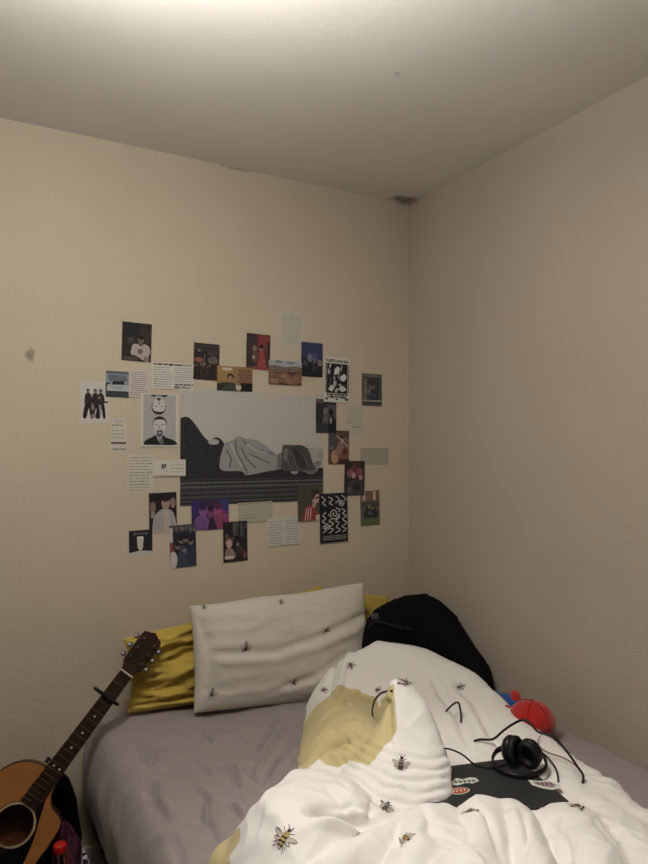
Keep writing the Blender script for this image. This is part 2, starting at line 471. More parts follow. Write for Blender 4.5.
def puff_h(x, y):
    hs_ = []
    for w_, P in PUFFS:
        best = 1e9; a = 0
        for i in range(len(P)-1):
            d, t = seg_d(x, y, P[i], P[i+1])
            if d < best: best = d; a = P[i][2]*(1-t)+P[i+1][2]*t
        if best < w_: hs_.append(.03+(a-.03)*(1-(best/w_)**2)**.72)
    if not hs_: return 0
    m_ = max(hs_); k_ = .004
    return m_+k_*math.log(sum(math.exp((h_-m_)/k_) for h_ in hs_))
DUVF = bbox_lines(DUVF, .06)
lc, ls = math.cos(LAPA), math.sin(LAPA)
def lapmask(x, y):
    lx, ly = (x-LAPC.x)*lc+(y-LAPC.y)*ls, -(x-LAPC.x)*ls+(y-LAPC.y)*lc
    return sstep(-.030, .004, min(.17-lx, .115-ly, ly+.062, .06+lx))
def duv_h(x, y):
    d = poly_sd(x, y, OUT)
    d += .012*nz(x*11, y*11, 9.1)
    if d <= 0: return None
    t = min(1, d/.055)
    prof = math.sqrt(1-(1-t)**2)
    z = .045*prof
    z = max(z+sum(ridge(x, y, r) for r in RIDGES)*min(1, d/.07)**.6, puff_h(x, y)*min(1, d/.10)**.5)
    z += (.008*nz(x*6, y*6, 4.4)+.006*nz(x*13, y*11, 2.4))*t
    # hollow under the laptop
    lx, ly = (x-LAPC.x)*lc+(y-LAPC.y)*ls, -(x-LAPC.x)*ls+(y-LAPC.y)*lc
    ins = min(.17-lx, .115-ly, ly+.062, .06+lx)
    k = sstep(-.030, .004, ins)
    z = z*(1-k)+(LZ-M-.004)*k
    return M+z
STEP = .008
nx, ny = int(1.30/STEP), int(1.80/STEP)
idx = {}; top = []; FT = []
for j in range(ny+1):
    for i in range(nx+1):
        x, y = -1.33+i*STEP, -1.93+j*STEP
        z = duv_h(x, y)
        if z is not None: idx[i, j] = len(top); top.append((x, y, z))
nT = len(top)
V = top+[(x, y, sheet_h(x, y)+.001) for x, y, z in top]
bedge = {}
for (i, j) in list(idx):
    q = [(i, j), (i+1, j), (i+1, j+1), (i, j+1)]
    if all(k in idx for k in q):
        f = [idx[k] for k in q]; FT.append(f); FT.append([v+nT for v in f[::-1]])
        for a, c in zip(f, f[1:]+f[:1]):
            bedge[a, c] = 1
for (a, c) in bedge:
    if (c, a) not in bedge: FT.append([c, a, a+nT, c+nT])
used = sorted({v for f in FT for v in f}); mp = {v: k for k, v in enumerate(used)}
bm = bm_new()
bv_ = [bm.verts.new(V[v]) for v in used]
for f in FT:
    try: bm.faces.new([bv_[mp[v]] for v in f])
    except ValueError: pass
# the fold that stands up in the middle
def loft_px(bm, rows, n=28, pw=2.4):
    rings = []
    for x0, x1, py, dep, ht in rows:
        c = at_d((x0+x1)/2, py, dep); hw = (x1-x0)/2/F_PX*dep
        ring = []
        for k in range(n):
            a = 2*PI*k/n; ca, sa = math.cos(a), math.sin(a)
            ring.append(bm.verts.new(c+RT*(hw*math.copysign(abs(ca)**(2/pw), ca))+DV*(ht*math.copysign(abs(sa)**(2/pw), sa))))
        rings.append(ring)
    for a, c in zip(rings, rings[1:]):
        for k in range(n): bm.faces.new((a[k], a[(k+1) % n], c[(k+1) % n], c[k]))
    bm.faces.new(rings[0][::-1]); bm.faces.new(rings[-1])
loft_px(bm, [(318, 444, 826, 1.60, .05), (322, 450, 808, 1.625, .075), (330, 452, 792, 1.655, .085), (348, 450, 768, 1.70, .085), (366, 444, 745, 1.74, .072),
             (381, 436, 722, 1.77, .055), (386, 427, 704, 1.785, .04), (388, 416, 690, 1.795, .026), (391, 408, 680, 1.80, .016)])
bmesh.ops.recalc_face_normals(bm, faces=bm.faces)
m_white = mat('tmp_white', (230, 226, 218))
duvet = obj('duvet', bm, m_white)
remesh(duvet, .0060, 3)
# fine creases after the union + yellow reverse side
me = duvet.data
me.update()
YPOLY = [(302, 768), (290, 758), (296, 742), (303, 722), (318, 704), (330, 692), (345, 687), (358, 690), (372, 696), (380, 706), (388, 688), (394, 684), (395, 706), (396, 732), (391, 740), (380, 752), (371, 766), (352, 762), (338, 768), (320, 764)]
YP2 = [(190, 870), (205, 845), (222, 835), (241, 828), (240, 840), (233, 852), (229, 870)]
att = me.attributes.new('reverse', 'FLOAT', 'POINT')
vals = []
nrms = [v.normal.copy() for v in me.vertices]
for v, n in zip(me.vertices, nrms):
    p = v.co
    px, py = pix(p)
    dq = (p-CAM).dot(FW); a = max(poly_sd(px, py, YPOLY) if 1.5 < dq < 2.42 else -40, poly_sd(px, py, YP2))
    a += 2.2*nz(p.x*25, p.y*25, p.z*25); vals.append(max(-40, min(40, a))/40)
    # creases
    e = (.3+.7*sstep(-.85, -1.05, p.y))*(.0045*(1-abs(nz(p.x*13+p.z*9, p.y*9+p.x*5, 3.3)))**5+.0018*nz(p.x*30, p.y*30, p.z*30)+.003*(1-abs(nz(p.x*10-p.y*16, p.y*8+p.z*8, 6.1)))**6)
    dep = (p-CAM).dot(FW)
    if n.z > .15: e += 1.8*fold_sum(DUVF, p.x, p.y)*min(1, max(0, (poly_sd(p.x, p.y, OUT)+.02)/.05))*(1-.9*lapmask(p.x, p.y))
    e += .005*(1-abs(nz(p.x*6+p.y*5, p.y*4-p.x*6, 8.3)))**6*sstep(-1.0, -1.2, p.y)
    if 335 < px < 450 and 700 < py < 822 and dep < 1.84 and p.y > -1.2:
        # swags across the front of the standing fold
        s = py+.0055*(px-420)**2+3*nz(px*.04, py*.06, 1)
        e += .010*(abs(math.sin(s*PI/11.5))**.7-.6)*sstep(742, 768, s)*sstep(454, 440, px)*sstep(330, 350, px)
        e -= .012*math.exp(-((px-387-(py-690)*.06)/3.2)**2)*sstep(690, 700, py)*sstep(752, 735, py)
    v.co = p+n*(e-.0012)
att.data.foreach_set('value', vals)
me.polygons.foreach_set('use_smooth', [True]*len(me.polygons))
# duvet cover material: white outside, yellow inside
def duvet_mat():
    m = bpy.data.materials.new('duvet_cotton'); m.use_nodes = True
    nt = m.node_tree; N = nt.nodes.new; Lk = nt.links.new
    b = nt.nodes['Principled BSDF']; b.inputs['Roughness'].default_value = .9; b.inputs['Sheen Weight'].default_value = .15; b.inputs['Specular IOR Level'].default_value = .2
    a = N('ShaderNodeAttribute'); a.attribute_name = 'reverse'
    g = N('ShaderNodeMapRange'); g.inputs['From Min'].default_value = -.012; g.inputs['From Max'].default_value = .012; Lk(a.outputs['Fac'], g.inputs['Value'])
    mx = N('ShaderNodeMix'); mx.data_type = 'RGBA'; mx.inputs[6].default_value = (*L3((232, 229, 225)), 1); mx.inputs[7].default_value = (*L3((198, 184, 138)), 1)
    Lk(g.outputs[0], mx.inputs[0]); Lk(mx.outputs[2], b.inputs['Base Color'])
    tc = N('ShaderNodeTexCoord'); n = N('ShaderNodeTexNoise'); n.inputs['Scale'].default_value = 35; n.inputs['Detail'].default_value = 6
    Lk(tc.outputs['Object'], n.inputs['Vector'])
    bp = N('ShaderNodeBump'); bp.inputs['Strength'].default_value = .18; bp.inputs['Distance'].default_value = .006
    Lk(n.outputs['Fac'], bp.inputs['Height']); Lk(bp.outputs['Normal'], b.inputs['Normal'])
    return m
me.materials.clear()
for m in (duvet_mat(), m_bd, m_by, m_bw, m_bg): me.materials.append(m)
tag(duvet, 'rumpled white duvet with bee print and yellow reverse, thrown back across the bed', 'duvet')
DBVH = bvh_of(duvet)
SBVH = BVHTree.FromPolygons([sheet.location+v.co+mattress.location for v in sheet.data.vertices], [tuple(p.vertices) for p in sheet.data.polygons])
bees_px(duvet, [(284, 838, .040, .25), (401, 764, .034, .1), (406, 838, .030, 1.1), (470, 811, .030, .9), (386, 807, .028, .5), (404, 681, .034, .1),
                (461, 687, .030, .7), (351, 666, .028, 2.6), (324, 690, .024, 1.2), (576, 806, .032, 1.2), (378, 690, .022, 1.4)], 1)
# ------------------------------------------------------------------ pillows
m_pill = mat('white_cotton_pillowcase', (198, 192, 182), .9, bump=.2, bscale=60, sheen=.15, var=.02)
m_yell = mat('mustard_cotton_pillowcase', (186, 160, 74), .9, bump=.25, bscale=60, sheen=.15, var=.05)
def pillow(name, corners, thick, m, seed, crease=.012, pinch=.05, n=64, dents=(), lines=(), pw=.5):
    """corners BL, BR, TR, TL in world; a stuffed case with seamed edges"""
    BL, BR, TR, TL = [Vector(c) for c in corners]
    nrm = ((BR-BL).cross(TL-BL)).normalized()
    ctr = (BL+BR+TR+TL)/4
    base = Vector((ctr.x, ctr.y, min(c.z for c in (BL, BR))))
    V = []; Fc = []
    nu, nv = n, int(n*.7)
    for side in (1, -1):
        for j in range(nv+1):
            for i in range(nu+1):
                u, v = -1+2*i/nu, -1+2*j/nv
                # tighter sampling near the seam
                u = math.sin(u*PI/2)*.6+u*.4; v = math.sin(v*PI/2)*.6+v*.4
                uu = u*(1-pinch*math.cos(v*PI/2)*(1 if True else 0)); vv = v*(1-pinch*.9*math.cos(u*PI/2))
                s, t = (uu+1)/2, (vv+1)/2
                p = BL*(1-s)*(1-t)+BR*s*(1-t)+TR*s*t+TL*(1-s)*t
                e = max(0, (1-u*u)*(1-v*v))
                h = thick*e**pw
                ed = min(1, e*5)
                h += crease*ed*((1-abs(nz(u*1.6+v*.9, v*3.2-u*.5, seed)))**3-.55)*1.0
                h += crease*.6*ed*((1-abs(nz(u*4+v, v*6, seed+5)))**4-.3)
                for du, dv, da, dr in dents: h += da*math.exp(-((u-du)**2+(v-dv)**2)/dr**2)*ed
                for wd, am, P in lines:
                    best = min(seg_d(u, v, P[k], P[k+1])[0] for k in range(len(P)-1))
                    h += am*math.exp(-(best/wd)**2)*min(1, e*12)
                p = p+nrm*(side*max(h, .002))+Vector((0, 0, .006*nz(u*2, v*2, seed+9)))*(1 if e < .3 else 0)
                V.append(tuple(p-base))
    N1 = (nu+1)*(nv+1)
    for j in range(nv):
        for i in range(nu):
            a = j*(nu+1)+i
            Fc.append((a, a+1, a+nu+2, a+nu+1)); Fc.append((N1+a+nu+1, N1+a+nu+2, N1+a+1, N1+a))
    bd = [i for i in range(nu+1)]+[j*(nu+1)+nu for j in range(1, nv+1)]+[nv*(nu+1)+i for i in range(nu-1, -1, -1)]+[j*(nu+1) for j in range(nv-1, 0, -1)]
    for k in range(len(bd)):
        a, c = bd[k], bd[(k+1) % len(bd)]
        Fc.append((c, a, N1+a, N1+c))
    o = obj(name, (V, Fc), [m], None, True); o.location = base
    bpy.context.view_layer.update()
    return o
wp = pillow('pillow', [at_y(194, 713, -.235), at_y(372, 697, -.25), at_y(363, 583, -.165), at_y(190, 606, -.165)], .078, m_pill, 2.0, .005, .025,
            lines=[(.05, -.012, [(-.75, .05), (-.2, .0), (.3, .18), (.95, .45)]), (.07, .010, [(-.75, -.1), (-.2, -.16), (.3, .0), (.95, .28)]),
                   (.05, -.010, [(-.1, -.62), (.25, -.5), (.6, -.2)]), (.06, .008, [(-.1, -.75), (.3, -.65), (.65, -.35)]),
                   (.05, -.008, [(-.95, .7), (-.86, .1), (-.88, -.6)])], pw=.42)
tag(wp, 'white pillow with small bee print standing against the yellow pillows', 'pillow', 'pillows at the head of the bed')
for m in (m_bd, m_by, m_bw, m_bg): wp.data.materials.append(m)
me = wp.data
bm = bm_new(); bm.from_mesh(me); bmesh.ops.translate(bm, verts=bm.verts, vec=wp.location)
bvp = BVHTree.FromBMesh(bm)
for px, py, s, a in [(246, 647, .034, .1), (326, 631, .030, 2.9), (212, 693, .028, .3), (294, 682, .028, .2), (204, 607, .022, 0), (281, 602, .022, .4)]:
    d = ray(px, py).normalized(); h = bvp.ray_cast(CAM, d)
    if h[0] is not None: add_bee(bm, bvp, h[0], h[1] if h[1].dot(d) < 0 else -h[1], s, a, 1)
bmesh.ops.translate(bm, verts=bm.verts, vec=-wp.location); bm.to_mesh(me); bm.free()
yl = pillow('pillow', [at_y(126, 714, -.12), at_y(318, 694, -.11), at_y(322, 585, -.065), at_y(123, 639, -.085)],   .056, m_yell, 6.0, .028, .07,
            lines=[(.06, -.014, [(-.9, -.78), (-.5, -.72), (-.2, -.78)]), (.06, .012, [(-.9, -.9), (-.4, -.86)]), (.09, -.018, [(-.95, .55), (-.75, .2), (-.5, .35)]),
                   (.08, .02, [(-.97, .8), (-.8, .62), (-.62, .78)]), (.06, -.012, [(-.8, -.1), (-.5, .3), (-.3, .6)]), (.06, .012, [(-.7, -.3), (-.45, .05), (-.25, .4)])])
tag(yl, 'mustard yellow pillow slumped behind the guitar headstock at the left', 'pillow', 'pillows at the head of the bed')
yr = pillow('pillow', [at_y(322, 690, -.09), at_y(398, 690, -.09), at_y(388, 596, -.06), at_y(322, 589, -.06)], .045, m_yell, 11.0, .010, .03)
tag(yr, 'mustard yellow pillow peeking out between the white pillow and black bag', 'pillow', 'pillows at the head of the bed')

# ------------------------------------------------------------------ black bag in the corner
m_blk = mat('black_nylon', (10, 11, 14), .85, bump=.3, bscale=30, spec=.12)
m_blk2 = mat('black_webbing', (18, 18, 20), .7, bump=.3, bscale=500)
m_buck = mat('grey_plastic_buckle', (70, 74, 78), .4)
bag = empty('bag', (-.17, -.33, M)); tag(bag, 'large black fabric bag slumped in the bed corner against the wall', 'bag')
cols = [(364, 634, -.20, .03), (367, 622, -.21, .075), (374, 610, -.22, .10), (392, 600, -.235, .12), (410, 595, -.25, .125), (423, 594, -.27, .125), (438, 601, -.31, .12), (452, 614, -.36, .115),
        (463, 630, -.41, .10), (474, 647, -.46, .095), (484, 661, -.52, .085), (490, 672, -.555, .065), (493, 684, -.575, .03)]
bm = bm_new(); rings = []
n = 24
dirv = Vector((.62, -.78, 0)); side = Vector((.78, .62, 0))
for px, py, y, ht in cols:
    T = at_y(px, py, y); zb = M-.01
    hh = (T.z-zb)/2; c = Vector((T.x, T.y, zb+hh)); ring = []
    for k in range(n):
        a = 2*PI*k/n; ca, sa = math.cos(a), math.sin(a)
        q = c+side*(ht*math.copysign(abs(ca)**.8, ca)*(1.0 if sa < .2 else 1-.25*sa))+Vector((0, 0, hh*math.copysign(abs(sa)**.8, sa)))
        q.x = min(q.x, -.012); q.y = min(q.y, -.135 if q.z < .9 else -.135)
        ring.append(bm.verts.new(q))
    rings.append(ring)
for a, c in zip(rings, rings[1:]):
    for k in range(n): bm.faces.new((a[k], a[(k+1) % n], c[(k+1) % n], c[k]))
bm.faces.new(rings[0][::-1]); bm.faces.new(rings[-1]); bmesh.ops.recalc_face_normals(bm, faces=bm.faces)
bo = obj('body', bm, m_blk); remesh(bo, .009, 4)
for v in bo.data.vertices:
    p = v.co
    e = .007*nz(p.x*9, p.y*9, p.z*9)+.008*((1-abs(nz(p.x*7+p.z*5, p.y*7-p.z*4, 3)))**4-.2)
    q = p+v.normal*e
    q.x = min(q.x, -.008); q.z = max(q.z, M-.008); v.co = q-bag.location
bo.data.polygons.foreach_set('use_smooth', [True]*len(bo.data.polygons)); bo.parent = bag
bpy.context.view_layer.update()
BGB = BVHTree.FromPolygons([v.co+bag.location for v in bo.data.vertices], [tuple(p.vertices) for p in bo.data.polygons])
def hit_on(bv, px, py, lift):
    d = ray(px, py).normalized(); h = bv.ray_cast(CAM, d)
    if h[0] is None: return None
    n_ = h[1] if h[1].dot(d) < 0 else -h[1]
    return h[0]+n_*lift
def strap_on(px_pts, lift, r, name, m, parent, bv):
    P = [hit_on(bv, *p, lift) for p in px_pts]; P = [p for p in P if p is not None]
    if len(P) < 2: return
    b = bm_new(); add_tube(b, [p-parent.location for p in catmull(P, 6)], r, 8); return obj(name, b, m, parent)
strap_on([(369, 628), (376, 622), (386, 624), (398, 628), (412, 630)], .003, .006, 'strap', m_blk2, bag, BGB)
p = hit_on(BGB, 375, 617, .004)
if p is not None:
    b = bm_new(); add_box(b, (-.014, -.006, -.010), (.014, .006, .010), bevel=.003, mtx=Matrix.Translation(p-bag.location) @ Matrix.Rotation(-YAW, 4, 'Z')); obj('buckle', b, m_buck, bag)

# ------------------------------------------------------------------ red and blue soft toy by the wall
m_red = mat('red_plush', (176, 30, 26), .9, bump=.4, bscale=250, sheen=.4); m_blu = mat('blue_plush', (30, 72, 140), .9, bump=.4, bscale=250, sheen=.4)
m_seam = mat('dark_red_seam', (120, 20, 20), .9)
HC = at_z(532, 719, M+.058)
HC.x = min(HC.x, -.075)
toy = empty('soft_toy', (HC.x, HC.y, M)); tag(toy, 'small plain red and blue soft toy lying between the duvet and right wall', 'soft toy')
def blob(name, c, r, rot, m, parent, seed=0):
    t = bmesh.new(); bmesh.ops.create_icosphere(t, subdivisions=4, radius=1)
    for v in t.verts:
        q = v.co; e = 1+.03*nz(q.x*2+seed, q.y*2, q.z*2); v.co = Vector((q.x*r[0]*e, q.y*r[1]*e, q.z*r[2]*e))
    bm = bm_new(); merge(bm, t, 0, Matrix.Translation(Vector(c)-parent.location) @ Matrix.Rotation(rot, 4, 'Z'))
    return obj(name, bm, m, parent, True)
hd = blob('head', HC, (.066, .07, .056), .3, m_red, toy)
for k in (0, 1):
    pts = []
    for i in range(33):
        a = 2*PI*i/32
        q = Vector((.066*math.cos(a)*(1 if k else .35), .07*math.cos(a)*(.25 if k else .95), .056*math.sin(a)))*1.0
        l = math.sqrt((q.x/.066)**2+(q.y/.07)**2+(q.z/.056)**2)
        pts.append(Vector((q.x/l, q.y/l, q.z/l)))
    b = bm_new(); add_tube(b, [HC+Matrix.Rotation(.3, 3, 'Z') @ p-toy.location for p in pts], .0014, 6); obj('seam', b, m_seam, hd)
bodyc = at_z(506, 708, M+.048); bodyc.x = min(bodyc.x, -.062); blob('torso', bodyc, (.045, .08, .045), .2, m_blu, toy, 3)
def limb(name, a, c, r, m):
    b = bm_new(); pts = catmull(a, 8); add_tube(b, [p-toy.location for p in pts], lambda t: r*(.75+.25*math.sin(PI*min(1, max(.05, t)))), 12)
    o = obj(name, b, m, toy)
limb('arm', [bodyc+Vector((.0, -.04, .03)), bodyc+Vector((.022, -.02, .042)), bodyc+Vector((.036, .01, .030))], 0, .017, m_red)
limb('arm', [bodyc+Vector((-.03, -.05, .015)), bodyc+Vector((-.055, -.06, .02)), bodyc+Vector((-.06, -.09, .0))], 0, .017, m_red)
limb('leg', [bodyc+Vector((-.02, .05, .01)), bodyc+Vector((-.03, .09, .0)), bodyc+Vector((-.035, .12, -.015))], 0, .02, m_blu)
limb('leg', [bodyc+Vector((.025, .05, .0)), bodyc+Vector((.033, .08, .005)), bodyc+Vector((.036, .10, -.01))], 0, .02, m_blu)

# ------------------------------------------------------------------ laptop
m_lap = mat('dark_grey_laptop_lid', (52, 54, 55), .45, metal=.3, bump=.05, bscale=900, spec=.4); m_lap2 = mat('black_laptop_base', (26, 26, 28), .5)
lap = empty('laptop', (LAPC.x, LAPC.y, LZ)); lap.rotation_euler = (0, 0, LAPA)
tag(lap, 'closed dark grey laptop with stickers lying in a hollow of the duvet', 'laptop')
b = bm_new(); add_box(b, (-.17, -.1175, .001), (.17, .1175, .012), bevel=.004, seg=3); obj('base', b, m_lap2, lap)
b = bm_new(); add_box(b, (-.17, -.1175, .0125), (.17, .1175, .020), bevel=.003, seg=3); lid = obj('lid', b, m_lap, lap)
b = bm_new(); add_tube(b, [(-.12, .114, .0125), (.12, .114, .0125)], .005, 12); obj('hinge', b, m_lap2, lap)
LT = LZ+.020
Lm = Matrix.Translation(lap.location) @ Matrix.Rotation(LAPA, 4, 'Z')
def on_lid(px, py): q = Lm.inverted() @ at_z(px, py, LT); return q.x, q.y
def flat_poly(bm, poly, z, mi, th=.0003):
    add_prism(bm, poly, z, z+th, mi)
st_w = mat('white_sticker', (205, 210, 200), .5); st_g = mat('green_sticker_ink', (60, 88, 70), .5); st_o = mat('orange_sticker', (172, 84, 58), .5); st_p = mat('mauve_sticker', (150, 125, 135), .5); st_k = mat('dark_sticker_ink', (50, 42, 42), .5)
# white lettering sticker
b = bm_new()
sp = [on_lid(*p) for p in [(451, 782), (456, 778), (463, 779.5), (469, 777.5), (476, 778), (479, 781), (473, 783.5), (466, 783), (458, 785.5), (452, 785)]]
flat_poly(b, sp, .0201, 0)
for x in range(5):
    q0 = on_lid(455+x*4.4, 780.6-x*.3); q1 = on_lid(456+x*4.4, 783.4-x*.3); q2 = on_lid(458+x*4.4, 781.2-x*.3)
    flat_poly(b, bar(*q0, *q1, .0035), .0205, 1); flat_poly(b, bar(*q1, *q2, .003), .0205, 1)
s = obj('sticker', b, [st_w, st_g], lid); s['label'] = 'white sticker with green scrawled lettering'
b = bm_new(); cx, cy = on_lid(459.5, 791)
flat_poly(b, ell(cx, cy, .027, .015, .1, 24), .0201, 0); flat_poly(b, ell(cx, cy, .024, .0125, .1, 24), .0205, 1)
for k in range(4): flat_poly(b, bar(cx-.017+k*.0095, cy-.004, cx-.013+k*.0095, cy+.005, .003), .0209, 0)
s = obj('sticker', b, [st_w, st_o], lid); s['label'] = 'orange oval sticker with a white edge'
b = bm_new(); sp = [on_lid(*p) for p in [(528, 780), (538, 781), (548, 780.5), (558, 784), (562, 788), (552, 790), (541, 788), (532, 785)]]
flat_poly(b, sp, .0201, 0); sp2 = [on_lid(*p) for p in [(532, 781.5), (540, 782.3), (549, 782), (556, 785), (553, 788), (543, 786.5), (535, 784)]]; flat_poly(b, sp2, .0205, 1)
for k in range(4):
    q0 = on_lid(537+k*4.5, 783); q1 = on_lid(538.5+k*4.5, 785.5); flat_poly(b, bar(*q0, *q1, .003), .0209, 2)
s = obj('sticker', b, [st_w, st_p, st_k], lid); s['label'] = 'mauve sticker with dark marks and a white edge'

# ------------------------------------------------------------------ headphones and cables
m_hp = mat('matt_black_plastic', (17, 17, 18), .4); m_cu = mat('black_leatherette_cushion', (21, 21, 22), .55, bump=.2, bscale=200); m_cab = mat('black_rubber_cable', (16, 16, 17), .45); m_brn = mat('brown_thin_cable', (120, 88, 72), .5)
def surf(px, py, lift=.004):
    d = ray(px, py).normalized(); best = None
    for bv in (DBVH, SBVH):
        h = bv.ray_cast(CAM, d)
        if h[0] is not None and (best is None or h[3] < best[1]): best = (h[0], h[3], h[1])
    q = Lm.inverted() @ at_z(px, py, LT)
    if abs(q.x) < .17 and abs(q.y) < .1175:
        p = at_z(px, py, LT); dd = (p-CAM).length
        if best is None or dd < best[1]+.01: best = (p, dd, Vector((0, 0, 1)))
    if best is None: return at_z(px, py, M+lift)
    return best[0]-d*lift*1.2
hz = LT
hp0 = at_z(519, 763, hz)
hp = empty('headphones', hp0); tag(hp, 'black over-ear headphones lying on the closed laptop', 'headphones')
cl = at_z(512.4, 750, hz+.040); cr = at_z(530, 753, hz+.038)
for c, ang, tilt in ((cl, .75, .12), (cr, -.75, -.25)):
    ax = (-DV*math.cos(ang)+RT*math.sin(ang)+Vector((0, 0, tilt))).normalized()
    zax = Vector((0, 0, 1))-ax*ax.z; zax.normalize(); xax = zax.cross(ax)
    mt = Matrix.Translation(c-hp0) @ Matrix((( xax.x, zax.x, ax.x, 0), (xax.y, zax.y, ax.y, 0), (xax.z, zax.z, ax.z, 0), (0, 0, 0, 1))) @ Matrix.Diagonal((.85, 1, 1, 1))
    b = bm_new(); add_lathe(b, [(.018, -.020), (.030, -.017), (.0365, -.008), (.0365, .002), (.034, .004)], 28, mtx=mt); cup = obj('ear_cup', b, m_hp, hp)
    b = bm_new(); add_lathe(b, [(.033, .003), (.038, .007), (.038, .013), (.034, .018), (.026, .0185), (.021, .014), (.019, .006)], 28, mtx=mt); obj('ear_cushion', b, m_cu, cup)
band_px = [(505, 748, .03), (498, 750, .022), (493, 757, .012), (494, 766, .007), (504, 773, .006), (521, 777, .006), (537, 774, .007), (546, 767, .012), (544, 757, .022), (538, 751, .03)]
P = catmull([at_z(px, py, hz+l) for px, py, l in band_px], 8)
b = bm_new()
rings = []
for i, p in enumerate(P):
    t = (P[min(i+1, len(P)-1)]-P[max(i-1, 0)]).normalized(); s = Vector((0, 0, 1)).cross(t).normalized(); u = t.cross(s)
    rings.append([b.verts.new(p-hp0+s*(.0038*math.cos(2*PI*k/10))+u*(.0075*math.sin(2*PI*k/10))) for k in range(10)])
for a, c in zip(rings, rings[1:]):
    for k in range(10): b.faces.new((a[k], a[(k+1) % 10], c[(k+1) % 10], c[k]))
b.faces.new(rings[0][::-1]); b.faces.new(rings[-1]); bmesh.ops.recalc_face_normals(b, faces=b.faces)
obj('headband', b, m_hp, hp, True)
def yoke(c, e):
    b = bm_new(); add_tube(b, [p-hp0 for p in catmull([e, (e+c)/2+Vector((0, 0, .008)), c], 6)], .0035, 8); obj('yoke', b, m_hp, hp)
yoke(cl, P[0]); yoke(cr, P[-1])
def cable(name, px_pts, r, m, parent=None, origin=None):
    ends = []
    sd = [(surf(px, py, l)-CAM).dot(FW) for px, py, l in px_pts]
    arc = [0]
    for a, c in zip(px_pts, px_pts[1:]): arc.append(arc[-1]+math.hypot(a[0]-c[0], a[1]-c[1]))
    pts = []
    for k, (px, py, l) in enumerate(px_pts):
        t = arc[k]/arc[-1]; di = sd[0]*(1-t)+sd[-1]*t-.0
        pts.append(at_d(px, py, min(sd[k], di)))
    b = bm_new(); o0 = origin if origin is not None else Vector(pts[0])
    add_tube(b, [p-o0 for p in catmull(pts, 8)], r, 8)
    o = obj(name, b, m, parent)
    if parent is None: o.location = o0
    return o
c = cable('cable', [(507, 764, .012), (493, 768, .006), (477, 766, .006), (463, 755, .008), (451, 749.5, .008), (444, 748.5, .008)], .0022, m_cab, hp, hp0)
c = cable('cable', [(534, 748, .02), (545, 755, .012), (553, 764, .010), (557, 772, .008), (558.5, 782, .006)], .0024, m_cab, hp, hp0)
o = cable('charging_cable', [(474, 741, .002), (480, 739.5, .003), (493, 739, .004), (503, 731, .012), (513, 724, .03), (523.5, 719.8, .045), (531, 724, .045), (537, 731, .035), (546, 734.5, .03), (555, 738, .03), (568, 753, .03), (577, 766, .022), (583, 775, .010), (582.5, 783, .002)], .0032, m_cab)
tag(o, 'thick black cable arching over the duvet beside the red soft toy', 'cable', 'loose black cables on the duvet')
o = cable('charging_cable', [(372.5, 716, .002), (372.5, 708, .006), (375, 700, .012), (380, 694, .014), (386, 691.5, .01), (392, 691, .004)], .0028, m_cab)
tag(o, 'short loop of black cable sticking out of the yellow duvet lining', 'cable', 'loose black cables on the duvet')
o = cable('charging_cable', [(446, 711.5, .001), (450, 707, .008), (455, 703, .012), (458.5, 703, .012), (460, 708, .010), (461, 716, .006), (461, 723, .001)], .0030, m_cab)
tag(o, 'short bent black cable loop on the white duvet behind the standing fold', 'cable', 'loose black cables on the duvet')
o = cable('thin_cable', [(541, 735, .02), (538, 741, .012), (541, 748, .008), (551, 753.5, .006), (562, 757, .006), (571, 762, .006), (579, 769, .004)], .0014, m_brn)
tag(o, 'thin brown cable curling past the right ear cup onto the duvet', 'cable')

# ------------------------------------------------------------------ guitar
N0 = at_y(126, 674, -.20); S0 = at_y(14, 825, -.27)
ga = (N0-S0).normalized(); SCL = (N0-S0).length/.49
gn = Vector((0, -1, .0)); gn = (gn-ga*gn.dot(ga)).normalized(); gw = ga.cross(gn)
if gw.dot(RT) < 0: gw = -gw
gn, gw = gn*math.cos(.33)-gw*math.sin(.33), gw*math.cos(.33)+gn*math.sin(.33)
GM = Matrix(((gw.x, ga.x, gn.x, S0.x), (gw.y, ga.y, gn.y, S0.y), (gw.z, ga.z, gn.z, S0.z), (0, 0, 0, 1)))
guitar = empty('acoustic_guitar'); guitar.matrix_world = GM
tag(guitar, 'natural top acoustic guitar with black pickguard leaning beside the bed', 'guitar')
m_spruce = mat('natural_spruce_top', (150, 98, 52), .4, var=.10, vscale=14, coat=.15); m_side = mat('brown_mahogany', (92, 50, 28), .4, var=.2, vscale=20, coat=.2)
m_fb = mat('dark_rosewood', (44, 30, 23), .65, spec=.1, var=.25, vscale=40); m_pg = mat('black_pickguard', (13, 13, 15), .25); m_nk = mat('brown_neck_wood', (96, 58, 34), .45, var=.15, vscale=20)
m_fret = mat('nickel_fret', (105, 98, 90), .4, metal=.9); m_bone = mat('bone_white', (225, 215, 195), .4); m_chr = mat('chrome', (120, 120, 122), .38, metal=1); m_hs = mat('dark_headstock_face', (42, 27, 19), .6, spec=.1, var=.15, vscale=30)
m_str = mat('bronze_string', (84, 68, 54), .45, metal=.8); m_ros = mat('cream_rosette', (170, 150, 120), .5); m_bind = mat('dark_binding', (36, 26, 20), .4)
left = [(0, .156), (-.04, .158), (-.085, .142), (-.118, .105), (-.132, .06), (-.126, 0), (-.12, -.05), (-.132, -.11), (-.162, -.17), (-.18, -.23), (-.165, -.30), (-.10, -.35), (0, -.362)]
right = [(.10, -.35), (.165, -.30), (.18, -.23), (.162, -.17), (.132, -.11), (.116, -.05), (.116, 0), (.114, .045), (.106, .070), (.088, .080), (.062, .086), (.040, .105), (.030, .135), (.026, .157)]
outl = [p.to_2d() for p in catmull([Vector((x, y, 0)) for x, y in left+right], 5)]
outl = [(p.x*SCL, p.y*SCL) for p in outl]
DEP = .085
